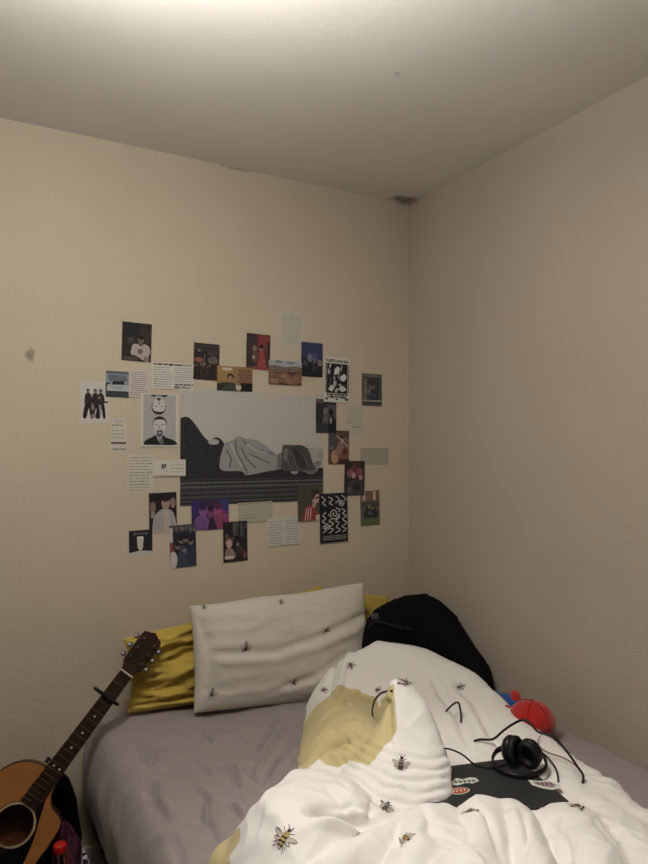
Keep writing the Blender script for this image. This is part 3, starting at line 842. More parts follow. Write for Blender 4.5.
HR = .050*SCL; hole = ell(0, 0, HR, HR, 0, 40)
def plate(bm, outer, hole, z, mi):
    loops = [[Vector((x, y, z)) for x, y in outer]]
    if hole: loops.append([Vector((x, y, z)) for x, y in hole])
    vs = [bm.verts.new(v) for l in loops for v in l]
    for t in tessellate_polygon(loops):
        try: f = bm.faces.new([vs[i] for i in t]); f.material_index = mi
        except ValueError: pass
    bmesh.ops.recalc_face_normals(bm, faces=bm.faces)
body = empty('body'); body.parent = guitar
b = bm_new(); plate(b, outl, hole, 0, 0); plate(b, outl, hole, -.003, 0)
nn = len(hole)
h1 = [b.verts.new((x, y, 0)) for x, y in hole]; h2 = [b.verts.new((x, y, -.003)) for x, y in hole]
for k in range(nn): b.faces.new((h1[k], h1[(k+1) % nn], h2[(k+1) % nn], h2[k]))
bpy.data.objects.remove(body)
body = obj('body', b, m_spruce, guitar); body['label'] = 'natural spruce top with round soundhole'
b = bm_new(); n_ = len(outl)
v1 = [b.verts.new((x, y, -.0005)) for x, y in outl]; v2 = [b.verts.new((x, y, -DEP)) for x, y in outl]
for k in range(n_): b.faces.new((v1[k], v1[(k+1) % n_], v2[(k+1) % n_], v2[k]))
plate(b, outl, None, -DEP, 0); obj('sides_and_back', b, m_side, body)
b = bm_new(); add_tube(b, [(x, y, -.001) for x, y in outl+outl[:1]], .0022, 6); obj('binding', b, m_bind, body)
b = bm_new()
for r0, r1, mi in ((HR+.0005, HR+.003, 1), (HR+.003, HR+.0085, 0), (HR+.0085, HR+.0105, 1)):
    o1 = ell(0, 0, r1, r1, 0, 48); o2 = ell(0, 0, r0, r0, 0, 48)
    a1 = [b.verts.new((x, y, .0012)) for x, y in o1]; a2 = [b.verts.new((x, y, .0012)) for x, y in o2]; a3 = [b.verts.new((x, y, .0)) for x, y in o1]
    for k in range(48):
        f = b.faces.new((a2[k], a2[(k+1) % 48], a1[(k+1) % 48], a1[k])); f.material_index = mi
        f = b.faces.new((a1[k], a1[(k+1) % 48], a3[(k+1) % 48], a3[k])); f.material_index = mi
obj('rosette', b, [m_ros, m_bind], body)
pg = [(.030, .094), (.040, .070), (.050, .045), (.068, .005), (.080, -.035), (.090, -.085), (.085, -.125), (.060, -.142), (.030, -.13), (.005, -.10), (-.004, -.063)]
pgc = [(p.x*SCL, p.y*SCL) for p in catmull([Vector((x, y, 0)) for x, y in pg], 4)]
arc = [((HR+.0075)*math.sin(t), (HR+.0075)*math.cos(t)) for t in [PI*(1.02-k/22*.86) for k in range(23)]]
b = bm_new(); add_prism(b, pgc+arc, .0001, .0009); obj('pickguard', b, m_pg, body)
b = bm_new(); add_box(b, (-.075, -.185, 0), (.075, -.155, .009), bevel=.003); br = obj('bridge', b, m_fb, body)
b = bm_new(); add_box(b, (-.036, -.166, .008), (.036, -.163, .013)); obj('saddle', b, m_bone, br)
b = bm_new(); add_lathe(b, [(.006, 0), (.004, .006), (.007, .012), (.005, .016)], 14, mtx=Matrix.Translation((-.034, .166*SCL, -.03)) @ Matrix.Rotation(-PI/2, 4, 'X')); obj('strap_button', b, m_blk2, body)
NY = .49*SCL
b = bm_new()
sec = []
for y, hw, dp in [(.155, .029, .030), (.19, .0265, .020), (.30, .0245, .018), (.42, .022, .0165), (NY/SCL, .0212, .016)]:
    sec.append([b.verts.new((hw*math.cos(PI*k/10), y*SCL, .001-dp*math.sin(PI*k/10)**.8)) for k in range(11)])
for a, c in zip(sec, sec[1:]):
    for k in range(10): b.faces.new((a[k], a[k+1], c[k+1], c[k]))
    b.faces.new((a[10], a[0], c[0], c[10]))
b.faces.new(sec[0]); b.faces.new(sec[-1][::-1]); bmesh.ops.recalc_face_normals(b, faces=b.faces)
neck = obj('neck', b, m_nk, guitar, False)
b = bm_new(); FB0 = .058*SCL
add_prism(b, [(-.0285, FB0), (.0285, FB0), (.0215, NY), (-.0215, NY)], .0012, .0062, bevel=.001)
for k in (3, 5, 7, 9):
    ym = NY-.65*SCL*(1-2**(-(k-.5)/12)); add_prism(b, ell(0, ym, .003, .003, 0, 10), .0062, .0065, 1)
ym = NY-.65*SCL*(1-2**(-11.5/12))
for sx in (-1, 1): add_prism(b, ell(sx*.010, ym, .003, .003, 0, 10), .0062, .0065, 1)
fb = obj('fretboard', b, [m_fb, m_bone], guitar)
for k in range(1, 20):
    y = NY-.65*SCL*(1-2**(-k/12))
    if y < FB0+.004: break
    hw = .0215+.007*(NY-y)/(NY-FB0)
    b = bm_new(); add_tube(b, [(-hw, y, .0062), (hw, y, .0062)], .0011, 6); obj('fret', b, m_fret, fb)
b = bm_new(); add_box(b, (-.0218, NY, .0012), (.0218, NY+.005, .0085), bevel=.001); obj('nut', b, m_bone, guitar)
HT = Matrix.Translation((0, NY+.004, .002)) @ Matrix.Rotation(-.24, 4, 'X')
hsp = [(-.0212, 0), (-.026, .018), (-.036, .035), (-.0375, .125), (-.034, .142), (-.014, .149), (0, .157), (.014, .149), (.034, .142), (.0375, .125), (.036, .035), (.026, .018), (.0212, 0)]
b = bm_new(); add_prism(b, hsp, -.013, 0, 1, HT, bevel=.0012); add_prism(b, [(x*.985, y*.992+.001) for x, y in hsp], 0, .001, 0, HT)
hs = obj('headstock', b, [m_hs, m_nk], guitar)
for sx in (-1, 1):
    for k in range(3):
        y = .046+k*.035
        b = bm_new()
        add_lathe(b, [(.0055, 0), (.0055, .002), (.0032, .003), (.0032, .012), (.0022, .013)], 14, mtx=HT @ Matrix.Translation((sx*.021, y, .001)))
        add_tube(b, [HT @ Vector((sx*.030, y, -.008)), HT @ Vector((sx*.042, y, -.008))], .0025, 8)
        t = bmesh.new(); bmesh.ops.create_icosphere(t, subdivisions=3, radius=1)
        merge(b, t, 0, HT @ Matrix.Translation((sx*.046, y, -.009)) @ Matrix.Diagonal((.008, .0095, .0042, 1)))
        obj('tuning_peg', b, m_chr, hs, True)
for k in range(6):
    t = (k-2.5)/2.5
    sx = -1 if k < 3 else 1; kk = k if k < 3 else 5-k
    post = HT @ Vector((sx*.021, .046+kk*.035, .008))
    b = bm_new(); add_tube(b, [post, (t*.0175, NY+.002, .0088), (t*.027, -.1645, .0135), (t*.027, -.175, .009)], .0007-.0001*abs(t), 6); obj('string', b, m_str, guitar)
# capo clamped on the neck
yc = .405*SCL
capo = empty('capo'); capo.matrix_world = GM @ Matrix.Translation((0, yc, .0095))
tag(capo, 'black spring capo clamped across the guitar neck below the headstock', 'capo')
m_capo = mat('black_capo_metal', (15, 15, 16), .4)
b = bm_new(); add_box(b, (-.036, -.006, 0), (.028, .006, .010), bevel=.003); obj('bar', b, m_capo, capo)
b = bm_new(); add_box(b, (-.025, -.005, -.0012), (.025, .005, .0006), bevel=.0005); obj('pad', b, m_cu, capo)
b = bm_new(); add_tube(b, catmull([(.026, 0, .004), (.036, 0, -.004), (.034, 0, -.022), (.016, 0, -.032), (-.006, 0, -.031)], 6), .005, 10); obj('clamp_arm', b, m_capo, capo)
b = bm_new(); add_tube(b, catmull([(-.034, 0, .006), (-.046, 0, .004), (-.052, 0, -.004)], 6), .0055, 10); obj('lever', b, m_capo, capo)

# ------------------------------------------------------------------ things on the floor by the bed
fb_ = empty('backpack', (-1.51, -.085, 0)); tag(fb_, 'black backpack on the floor between the guitar and the bed', 'backpack')
bm = bm_new()
rows = [(0, .11, .06), (.03, .135, .07), (.15, .14, .072), (.26, .125, .066), (.345, .11, .055), (.40, .08, .04), (.42, .035, .02)]
rings = []
for z, rx, ry in rows:
    rings.append([bm.verts.new((rx*math.copysign(abs(math.cos(2*PI*k/28))**.6, math.cos(2*PI*k/28))+.004*nz(k*.5, z*9, 1)-.055*z/.4*0, ry*math.copysign(abs(math.sin(2*PI*k/28))**.6, math.sin(2*PI*k/28)), z)) for k in range(28)])
for a, c in zip(rings, rings[1:]):
    for k in range(28): bm.faces.new((a[k], a[(k+1) % 28], c[(k+1) % 28], c[k]))
bm.faces.new(rings[0][::-1]); bm.faces.new(rings[-1]); bmesh.ops.recalc_face_normals(bm, faces=bm.faces)
bmesh.ops.subdivide_edges(bm, edges=bm.edges[:], cuts=1, smooth=1)
for v in bm.verts: v.co += Vector((.006*nz(*(v.co*14)), .006*nz(*(v.co*14+Vector((5, 0, 0)))), 0)); v.co.z = max(0, v.co.z)
obj('body', bm, m_blk, fb_, True)
b = bm_new(); add_tube(b, catmull([(-.03, .0, .385), (-.02, 0, .42), (.02, 0, .42), (.03, 0, .385)], 6), .007, 8); obj('top_handle', b, m_blk2, fb_)
m_gst = mat('grey_webbing', (95, 88, 84), .7, bump=.3, bscale=400)
b = bm_new(); add_tube(b, catmull([(-.03, -.062, .33), (.02, -.085, .27), (.06, -.086, .22), (.10, -.080, .17)], 6), .008, 8); obj('shoulder_strap', b, m_gst, fb_)
# maroon patterned scarf
def cloth_mat():
    m = bpy.data.materials.new('maroon_check_cloth'); m.use_nodes = True; nt = m.node_tree; N = nt.nodes.new; Lk = nt.links.new
    b = nt.nodes['Principled BSDF']; b.inputs['Roughness'].default_value = .9
    uv = N('ShaderNodeTexCoord'); at = N('ShaderNodeAttribute'); at.attribute_name = 'edge'
    ck = N('ShaderNodeTexChecker'); ck.inputs['Scale'].default_value = 70; ck.inputs['Color1'].default_value = (.55, .5, .5, 1); ck.inputs['Color2'].default_value = (.02, .015, .03, 1)
    Lk(uv.outputs['Object'], ck.inputs['Vector'])
    n = N('ShaderNodeTexVoronoi'); n.inputs['Scale'].default_value = 60; Lk(uv.outputs['Object'], n.inputs['Vector'])
    r = N('ShaderNodeValToRGB'); r.color_ramp.elements[0].color = (.02, .012, .018, 1); r.color_ramp.elements[1].color = (.085, .012, .028, 1); r.color_ramp.elements[0].position = .25; r.color_ramp.elements[1].position = .5
    Lk(n.outputs['Distance'], r.inputs['Fac'])
    gt = N('ShaderNodeMath'); gt.operation = 'GREATER_THAN'; gt.inputs[1].default_value = .5; Lk(at.outputs['Fac'], gt.inputs[0])
    mx = N('ShaderNodeMix'); mx.data_type = 'RGBA'; Lk(gt.outputs[0], mx.inputs[0]); Lk(r.outputs['Color'], mx.inputs[6]); Lk(ck.outputs['Color'], mx.inputs[7]); Lk(mx.outputs[2], b.inputs['Base Color'])
    return m
# draped heap: rises against the backpack
V = []; Fc = []; E = []
nu, nv = 40, 34
for j in range(nv+1):
    for i in range(nu+1):
        u, v = i/nu, j/nv
        x = -.035+.11*u+.008*nz(u*3, v*5, 2); s = v*.40
        z = .315*(1-v)**.9*(1-.45*u**2)+.012; y = -.030-.085*v-.03*v*v+.012*math.sin(u*17+v*3)+.01*nz(u*5, v*5, 8)
        V.append((x, y, max(.008, z))); E.append(1 if u > .82 and v < .8 else 0)
for j in range(nv):
    for i in range(nu):
        a = j*(nu+1)+i; Fc.append((a, a+1, a+nu+2, a+nu+1))
scarf = obj('scarf', (V, Fc), cloth_mat(), None, True); scarf.location = (-1.447, -.18, 0)
at = scarf.data.attributes.new('edge', 'FLOAT', 'POINT'); at.data.foreach_set('value', [float(e) for e in E])
sm = scarf.modifiers.new('s', 'SOLIDIFY'); sm.thickness = .006; sm.offset = 0; bake(scarf)
tag(scarf, 'maroon patterned scarf with a black and white check edge beside the bed', 'scarf')
# bottle
m_cola = mat('dark_cola', (40, 18, 14), .1, spec=.6, coat=.5); m_cap = mat('red_plastic_cap', (176, 28, 22), .4, bump=.1); m_pet = mat('clear_bottle_plastic', (235, 235, 235), .05, trans=1, spec=.5); m_lbl = mat('red_paper_label', (150, 24, 22), .5)
bp_ = at_y(60, 847, -.47)
bot = empty('bottle', (bp_.x, bp_.y, 0)); tag(bot, 'plastic drinks bottle with a red cap standing beside the guitar', 'bottle')
hb = min(bp_.z-.006, .38)
b = bm_new(); add_lathe(b, [(.030, .0), (.044, .006), (.047, .03), (.047, .17), (.045, .19), (.036, .235), (.022, .27), (.0135, hb-.02), (.0135, hb)], 32); obj('body', b, m_pet, bot, True)
b = bm_new(); add_lathe(b, [(.028, .003), (.042, .008), (.045, .03), (.045, .17), (.043, .188), (.037, .215)], 32); obj('drink', b, m_cola, bot, True)
b = bm_new(); add_lathe(b, [(.0475, .07), (.048, .072), (.048, .15), (.0475, .152)], 32); obj('label', b, m_lbl, bot, True)
b = bm_new(); prof = []
add_lathe(b, [(.0165, hb-.006), (.017, hb-.004), (.017, hb+.012), (.0155, hb+.0145), (.006, hb+.015)], 36)
obj('cap', b, m_cap, bot, True)
# ------------------------------------------------------------------ papers on the wall
KP = (.54, .49, .415)
def pc(c):
    key = 'print_%02x%02x%02x' % c
    if key in _mats: return _mats[key]
    if sum(c) < 300: c = tuple(v*.90 for v in c)
    g_ = sum(c)/3; c = tuple(v*.70+g_*.30 for v in c)
    return mat(key, tuple(min(.88, lin(v)/k) for v, k in zip(c, KP)), .85, spec=.04, var=.05 if sum(c) > 270 else .2, vscale=95, srgb=False)
def text_tris(s, bold=False):
    cu = bpy.data.curves.new('t', 'FONT'); cu.body = s; cu.size = 1; cu.resolution_u = 2
    if bold: cu.offset = .025
    o = bpy.data.objects.new('t', cu); COL.objects.link(o)
    dg = bpy.context.evaluated_depsgraph_get(); dg.update()
    me = bpy.data.meshes.new_from_object(o.evaluated_get(dg))
    V = [(v.co.x, v.co.y) for v in me.vertices]; Fc = [tuple(p.vertices) for p in me.polygons]
    bpy.data.objects.remove(o); bpy.data.curves.remove(cu); bpy.data.meshes.remove(me)
    x0 = min(v[0] for v in V); x1 = max(v[0] for v in V); y0 = min(v[1] for v in V); y1 = max(v[1] for v in V)
    return [((x-x0)/(x1-x0), (y-y0)/(y1-y0)) for x, y in V], Fc
def E_(cx, cy, rx, ry, c, rot=0, n=20): return ('p', ell(cx, cy, rx, ry, rot, n), c)
def R_(x0, y0, x1, y1, c): return ('p', [(x0, y0), (x1, y0), (x1, y1), (x0, y1)], c)
def P_(pts, c): return ('p', pts, c)
def S_(pts, c, n=5): return ('p', [tuple(p[:2]) for p in catmull([Vector((*q, 0)) for q in pts+pts[:1]], n)[:-1]], c)
def T_(s, x0, y0, x1, y1, c, bold=True): return ('t', s, x0, y0, x1, y1, c, bold)
def line(pts, w, c, asp=1):
    """polyline of constant width in the unit square; asp = width/height of the paper"""
    L = []
    for a, b_ in zip(pts, pts[1:]):
        dx, dy = (b_[0]-a[0])*asp, b_[1]-a[1]; l = math.hypot(dx, dy) or 1
        nx_, ny_ = -dy/l*w/2/asp, dx/l*w/2
        ex, ey = dx/l*w*.3/asp, dy/l*w*.3
        L.append(('p', [(a[0]+nx_-ex, a[1]+ny_-ey), (a[0]-nx_-ex, a[1]-ny_-ey), (b_[0]-nx_+ex, b_[1]-ny_+ey), (b_[0]+nx_+ex, b_[1]+ny_+ey)], c))
    return L
def curve(pts, w, c, asp=1): return line([tuple(p[:2]) for p in catmull([Vector((*q, 0)) for q in pts], 5)], w, c, asp)
def scrawl(x0, y0, x1, y1, rows, c, seed, dens=.8, h=.35):
    r = random.Random(seed); L = []
    for k in range(rows):
        y = y0+(y1-y0)*(k+.5)/rows; hh = (y1-y0)/rows*h; x = x0+r.random()*.03
        end = x1-(r.random()**2)*.25*(x1-x0)
        while x < end:
            wd = .03+r.random()*.09
            L.append(R_(x, y-hh*(.4+.3*r.random()), min(x1, x+wd), y+hh*(.2+.3*r.random()), c)); x += wd+.015+(1-dens)*r.random()*.1
    return L
def blobs(n, x0, y0, x1, y1, cols, r0, r1, seed):
    r = random.Random(seed)
    return [E_(x0+(x1-x0)*r.random(), y0+(y1-y0)*r.random(), r0+(r1-r0)*r.random(), (r0+(r1-r0)*r.random())*.8, r.choice(cols), r.random()*3, 9) for _ in range(n)]
def figure(cx, cy, s, skin, hair, top, asp=.72):
    """a printed half figure: shoulders, neck, head, hair"""
    w = s/asp
    return [S_([(cx-.30*w, cy+.75*s), (cx-.27*w, cy+.34*s), (cx-.10*w, cy+.22*s), (cx+.10*w, cy+.22*s), (cx+.27*w, cy+.34*s), (cx+.30*w, cy+.75*s)], top),
            R_(cx-.05*w, cy+.08*s, cx+.05*w, cy+.26*s, skin), E_(cx, cy-.04*s, .135*w, .175*s, hair), E_(cx, cy+.01*s, .105*w, .15*s, skin),
            R_(cx-.06*w, cy-.02*s, cx-.02*w, cy, hair), R_(cx+.02*w, cy-.02*s, cx+.06*w, cy, hair), R_(cx-.035*w, cy+.085*s, cx+.035*w, cy+.098*s, hair)]
LAY = {}
def paper(name, label, cat, x0, y0, x1, y1, bg, shapes, group=None, rot=0, lift=0, clip=True):
    a = at_y(x0, y0, 0); d = at_y(x1, y1, 0)
    W_, H_ = d.x-a.x, a.z-d.z
    c = Vector(((a.x+d.x)/2, -.0012-lift*.0011, (a.z+d.z)/2))
    mats = [pc(bg)]; mi = {bg: 0}
    bm = bm_new(); add_box(bm, (-W_/2, -.0003, -H_/2), (W_/2, .0003, H_/2))
    y = -.0003; step = .00001
    def mk(cl):
        if cl not in mi: mi[cl] = len(mats); mats.append(pc(cl))
        return mi[cl]
    def emit(polys, cl):
        nonlocal y
        y -= step; k = mk(cl)
        for pl in polys:
            vs = [bm.verts.new((-W_/2+W_*min(1, max(0, px)), y, H_/2-H_*min(1, max(0, py)))) for px, py in pl]
            try:
                f = bm.faces.new(vs); f.material_index = k
                if f.normal.y > 0 or (f.calc_area() > 0 and (f.normal_update() or f.normal.y) > 0): f.normal_flip()
            except ValueError: pass
    for s in shapes:
        if s[0] == 'p':
            pl = s[1]
            if len(pl) > 4:
                pl = [(min(1, max(0, p[0])), min(1, max(0, p[1]))) for p in pl]
                q = [pl[0]]
                for p in pl[1:]:
                    if abs(p[0]-q[-1][0])+abs(p[1]-q[-1][1]) > 1e-5: q.append(p)
                if len(q) < 3: continue
                tr = tessellate_polygon([[Vector((u, v, 0)) for u, v in q]])
                emit([[q[i] for i in t] for t in tr], s[2])
            else: emit([pl], s[2])
        else:
            _, txt, tx0, ty0, tx1, ty1, cl, bold = s
            V, Fc = text_tris(txt, bold)
            emit([[(tx0+(tx1-tx0)*V[i][0], ty1-(ty1-ty0)*V[i][1]) for i in f] for f in Fc], cl)
    o = obj(name, bm, mats); o.location = c; o.rotation_euler = (0, rot, 0)
    tag(o, label, cat, group)
    return o
GP, GN, GT = 'photo prints on the wall', 'handwritten notes on the wall', 'tickets on the wall'
PAP = (158, 143, 116); PAP2 = (150, 136, 110); INK = (84, 76, 66); DK = (38, 33, 29); DK2 = (52, 46, 40)
# ---- big black and white poster
G = lambda v: (v, int(v*.95), int(v*.86))
sh = [R_(0, .0, 1, .62, (142, 131, 110)), R_(.8, .5, 1, .73, (128, 118, 100)),
      R_(0, .715, 1, 1, G(58)), R_(0, .69, 1, .775, G(44))]
for k, yy in enumerate((.785, .82, .862, .905, .945, .975)):
    sh += [R_(0, yy, 1, yy+.012, G(40)), R_(0, yy+.012, 1, yy+.026, G(80 if k < 2 else 66))]
sh += blobs(10, .72, .56, 1, .72, [G(104), G(116), G(92)], .02, .05, 3)
sh += [S_([(0, .245), (.05, .24), (.10, .31), (.17, .43), (.24, .41), (.29, .48), (.30, .60), (.26, .72), (0, .74)], G(44)),
       S_([(.175, .44), (.20, .425), (.245, .435), (.24, .47), (.19, .47)], G(128)),
       S_([(.27, .53), (.29, .46), (.33, .44), (.38, .40), (.43, .42), (.50, .43), (.56, .47), (.62, .53), (.66, .58), (.66, .69), (.58, .715), (.44, .745), (.40, .71), (.27, .70), (.255, .62)], G(112))]
for q in ([(.30, .52), (.33, .60), (.32, .68)], [(.36, .44), (.37, .55), (.42, .66), (.44, .73)], [(.41, .43), (.47, .50), (.55, .53), (.63, .56)], [(.46, .56), (.53, .60), (.60, .64)], [(.40, .50), (.44, .60), (.50, .68)]):
    sh += curve(q, .012, G(84), 1.3)
sh += curve([(.33, .47), (.36, .56), (.40, .66)], .018, G(130), 1.3)+curve([(.44, .47), (.50, .52), (.58, .55)], .016, G(128), 1.3)
sh += [S_([(.655, .56), (.69, .55), (.70, .66), (.655, .70)], G(98)),
       S_([(.69, .50), (.70, .475), (.77, .475), (.83, .475), (.88, .51), (.90, .57), (.925, .67), (.92, .71), (.70, .71), (.685, .62)], G(66)),
       S_([(.70, .52), (.73, .50), (.735, .56), (.72, .62), (.70, .60)], G(94)), S_([(.76, .50), (.82, .50), (.86, .60), (.86, .69), (.80, .66)], G(52))]
for q in ([(.74, .52), (.78, .60), (.80, .70)], [(.80, .50), (.85, .58), (.89, .69)], [(.72, .60), (.74, .66), (.75, .70)]): sh += curve(q, .008, G(88), 1.3)
paper('poster', 'large black and white poster of a person lying on a wooden bench', 'poster', 180.5, 389, 323, 500.5, (142, 131, 110), sh)
# ---- photo prints
paper('photo_print', 'dark photo print of a person in a white shirt, topmost at left', 'photo', 122, 321.5, 151.2, 362.3, (46, 38, 31),
      [R_(.6, .1, 1, .5, (58, 42, 34)), R_(0, 0, .5, .4, (40, 38, 34)), E_(.3, .46, .12, .08, (66, 54, 46)), E_(.63, .44, .11, .13, (92, 74, 62)), E_(.63, .37, .11, .06, (44, 34, 28)),
       S_([(.30, .78), (.36, .58), (.52, .55), (.64, .60), (.76, .54), (.92, .60), (.96, .76), (.80, .97), (.5, .86), (.34, .84)], (132, 114, 98)), E_(.62, .74, .10, .07, (100, 80, 66)), R_(.05, .88, .55, 1, (70, 54, 46)), E_(.84, .93, .10, .08, (112, 98, 86))], GP, .02)
paper('photo_print', 'small blue grey photo print of a parked car, beside a handwritten note', 'photo', 105.8, 370.7, 129, 397.8, (100, 102, 100),
      [R_(0, 0, 1, .10, (76, 78, 76)), P_([(.10, .16), (.85, .14), (.95, .36), (.15, .40)], (82, 86, 86)), P_([(.3, .38), (.78, .37), (.80, .50), (.26, .52)], (38, 38, 38)), R_(.05, .52, 1, .78, (128, 126, 116)), R_(0, .76, 1, 1, (52, 54, 54)), P_([(.3, .60), (.7, .6), (.72, .68), (.28, .68)], (112, 112, 104))], GP, .01)
paper('handwritten_note', 'handwritten note beside the blue grey car photo', 'note', 128.8, 369.3, 148.8, 397.8, (152, 136, 116), scrawl(.06, .06, .94, .94, 12, (110, 92, 92), 4, .9), GN, 0, 1)
sh = []
for cx, s in ((.28, 1), (.52, 1.02), (.70, .96)):
    sh += [S_([(cx-.07, .48), (cx-.13, .66), (cx-.16, .86), (cx-.05, .87), (cx+.03, .64), (cx+.09, .86), (cx+.17, .84), (cx+.10, .48)], (36, 31, 30)),
           S_([(cx-.10, .32), (cx, .25), (cx+.11, .33), (cx+.12, .52), (cx-.10, .54)], (48, 37, 34)), E_(cx, .215, .055, .05, (34, 28, 26)), E_(cx, .235, .038, .038, (112, 86, 72))]
sh += [E_(.66, .38, .05, .035, (128, 88, 74)), E_(.44, .62, .06, .08, (112, 84, 68)), P_([(.40, .78), (.54, .78), (.54, .86), (.36, .87)], (120, 98, 80)), R_(.80, .46, .95, .50, (44, 36, 34)), P_([(.64, .55), (.72, .55), (.74, .80), (.68, .80)], (110, 102, 94))]
paper('photo_print', 'white bordered photo print of a band of four standing together', 'photo', 79.5, 381.3, 109.2, 423.6, (152, 138, 118), sh, GP)
paper('printed_page', 'page crowded with small black handwriting above the upside down portrait', 'note', 151.5, 361.8, 194, 390.4, (158, 146, 122),
      [R_(.03, .03, .95, .10, (120, 110, 92))]+scrawl(.03, .03, .95, .13, 1, (44, 40, 36), 2, .5, .6)+scrawl(.02, .15, .48, .95, 9, (112, 104, 92), 8, 1, .42)+scrawl(.5, .15, .98, .72, 7, (112, 104, 92), 9, 1, .42)+scrawl(.52, .76, .98, .98, 2, (84, 78, 70), 10, 1, .6), GN, .0, 1)
sh = [R_(.07, .02, .93, .965, (128, 120, 106)),
      S_([(.08, .965), (.12, .89), (.30, .82), (.40, .78), (.58, .78), (.68, .83), (.88, .88), (.92, .965)], (36, 32, 30)), P_([(.40, .76), (.58, .76), (.56, .86), (.50, .93), (.44, .86)], (114, 102, 90)),
      E_(.50, .56, .185, .135, (40, 35, 32)), S_([(.33, .55), (.37, .50), (.50, .485), (.62, .50), (.665, .56), (.64, .68), (.56, .80), (.48, .82), (.42, .78), (.35, .66)], (148, 136, 120)),
      S_([(.42, .70), (.50, .685), (.58, .70), (.57, .78), (.50, .82), (.43, .78)], (72, 64, 58)), E_(.50, .735, .05, .018, (130, 112, 100)), R_(.37, .575, .46, .585, (60, 52, 48)), R_(.54, .575, .63, .585, (60, 52, 48)), R_(.485, .60, .515, .67, (112, 100, 88)), R_(.50, .86, .60, .96, (84, 80, 74)),
      S_([(.24, .02), (.70, .02), (.62, .055), (.34, .055)], (36, 32, 30)), P_([(.38, .03), (.56, .03), (.58, .1), (.38, .1)], (120, 108, 96)),
      E_(.47, .26, .19, .135, (40, 35, 32)), S_([(.30, .26), (.34, .15), (.42, .06), (.52, .06), (.60, .12), (.645, .24), (.61, .32), (.48, .34), (.35, .32)], (148, 136, 120)),
      E_(.47, .10, .055, .03, (72, 64, 58)), R_(.355, .235, .44, .246, (60, 52, 48)), R_(.52, .235, .605, .246, (60, 52, 48)), R_(.465, .14, .495, .21, (112, 100, 88))]
paper('photo_print', 'black and white portrait print of a man mirrored upside down above himself', 'photo', 140.5, 393.2, 178, 446.7, (156, 144, 120), sh, GP, .0, 2)
paper('photo_print', 'dark photo print of a drum kit under red lights', 'photo', 193.5, 342.6, 219, 380.7, (44, 37, 32),
      [R_(0, .02, 1, .2, (56, 46, 40)), E_(.2, .2, .07, .04, (92, 84, 74)), E_(.2, .46, .18, .07, (132, 62, 46)), E_(.36, .57, .12, .05, (104, 72, 60)), E_(.74, .45, .2, .10, (86, 74, 66)), E_(.72, .25, .22, .08, (64, 52, 46)), E_(.42, .78, .16, .12, (70, 44, 36)), E_(.42, .78, .10, .08, (44, 34, 30)), R_(.4, .3, .44, .55, (88, 78, 70)), R_(.0, .92, 1, 1, (54, 34, 30))]+blobs(10, .1, .3, .95, .7, [(96, 82, 72), (70, 56, 50), (112, 66, 52)], .02, .05, 5), GP, .02, 1)
paper('photo_print', 'orange toned photo print of a dark haired man at a table', 'photo', 216.8, 365.5, 252, 391.8, (132, 92, 44),
      [R_(0, 0, .45, .6, (146, 104, 48)), R_(.6, .1, 1, .65, (116, 74, 44)), E_(.28, .12, .15, .06, (158, 138, 98)), P_([(0, .72), (.3, .66), (.5, .68), (.56, 1), (0, 1)], (44, 44, 36)), R_(.66, .66, 1, 1, (34, 30, 26)), S_([(.12, 1), (.22, .78), (.36, .7), (.5, .8), (.54, 1)], (58, 60, 48)), E_(.37, .44, .10, .15, (44, 32, 24)), E_(.37, .52, .075, .15, (136, 96, 66)), E_(.60, .85, .08, .12, (150, 132, 104)), R_(.58, .58, .63, .78, (90, 82, 66))], GP, 0, 2)
paper('photo_print', 'red photo print of a person in a red dress under curtains', 'photo', 246.2, 333, 269.8, 370.4, (96, 44, 36),
      [R_(0, 0, .42, 1, (60, 46, 40)), R_(.5, 0, .95, .45, (122, 44, 38)), R_(.86, .2, 1, .85, (60, 40, 34)), E_(.34, .42, .09, .10, (110, 90, 76)), R_(.28, .48, .42, .8, (86, 60, 50)), S_([(.48, .98), (.54, .55), (.72, .5), (.80, .7), (.84, .98)], (140, 52, 44)), E_(.62, .40, .09, .08, (128, 92, 76)), E_(.62, .35, .1, .06, (44, 30, 28)), E_(.16, .72, .12, .18, (52, 46, 40)), E_(.3, .66, .06, .06, (132, 100, 84)), R_(.3, .92, 1, 1, (132, 48, 42))], GP, .02, 1)
paper('handwritten_note', 'pale handwritten note hanging highest on the wall above the landscape photo', 'note', 280.5, 311, 303.2, 347.2, (150, 137, 112), scrawl(.08, .1, .92, .95, 13, (124, 112, 94), 14, .85), GN)
sh = [R_(0, 0, 1, .30, (122, 120, 112)), E_(.3, .05, .12, .05, (90, 92, 90)), E_(.65, .06, .14, .04, (96, 98, 96)), S_([(0, .24), (.2, .2), (.5, .25), (.8, .2), (1, .25), (1, .4), (0, .42)], (96, 84, 72)), R_(0, .36, 1, 1, (112, 76, 50))]
r_ = random.Random(5)
for k in range(26):
    x, y_ = r_.random(), .40+.56*r_.random(); sh.append(E_(x, y_, .06+.14*r_.random(), .015+.02*r_.random(), r_.choice([(140, 94, 58), (84, 54, 40), (128, 86, 60), (66, 44, 34)]), (r_.random()-.5)*.3, 12))
paper('photo_print', 'landscape photo print of an orange brown moor under a pale sky', 'photo', 268.3, 359.9, 301.4, 385.9, (112, 76, 50), sh, GP, .01, 2)
sh = [R_(0, 0, 1, .45, (46, 50, 78)), R_(.3, .3, .75, .5, (66, 60, 92)), R_(0, .55, 1, 1, (34, 34, 32)), E_(.40, .45, .12, .12, (104, 92, 96)), E_(.85, .58, .13, .10, (110, 86, 76)), E_(.62, .52, .07, .09, (84, 78, 84)), E_(.18, .62, .1, .08, (66, 62, 62))]+blobs(12, .1, .6, .9, .8, [(56, 58, 52), (72, 62, 56), (44, 44, 42)], .03, .07, 6)
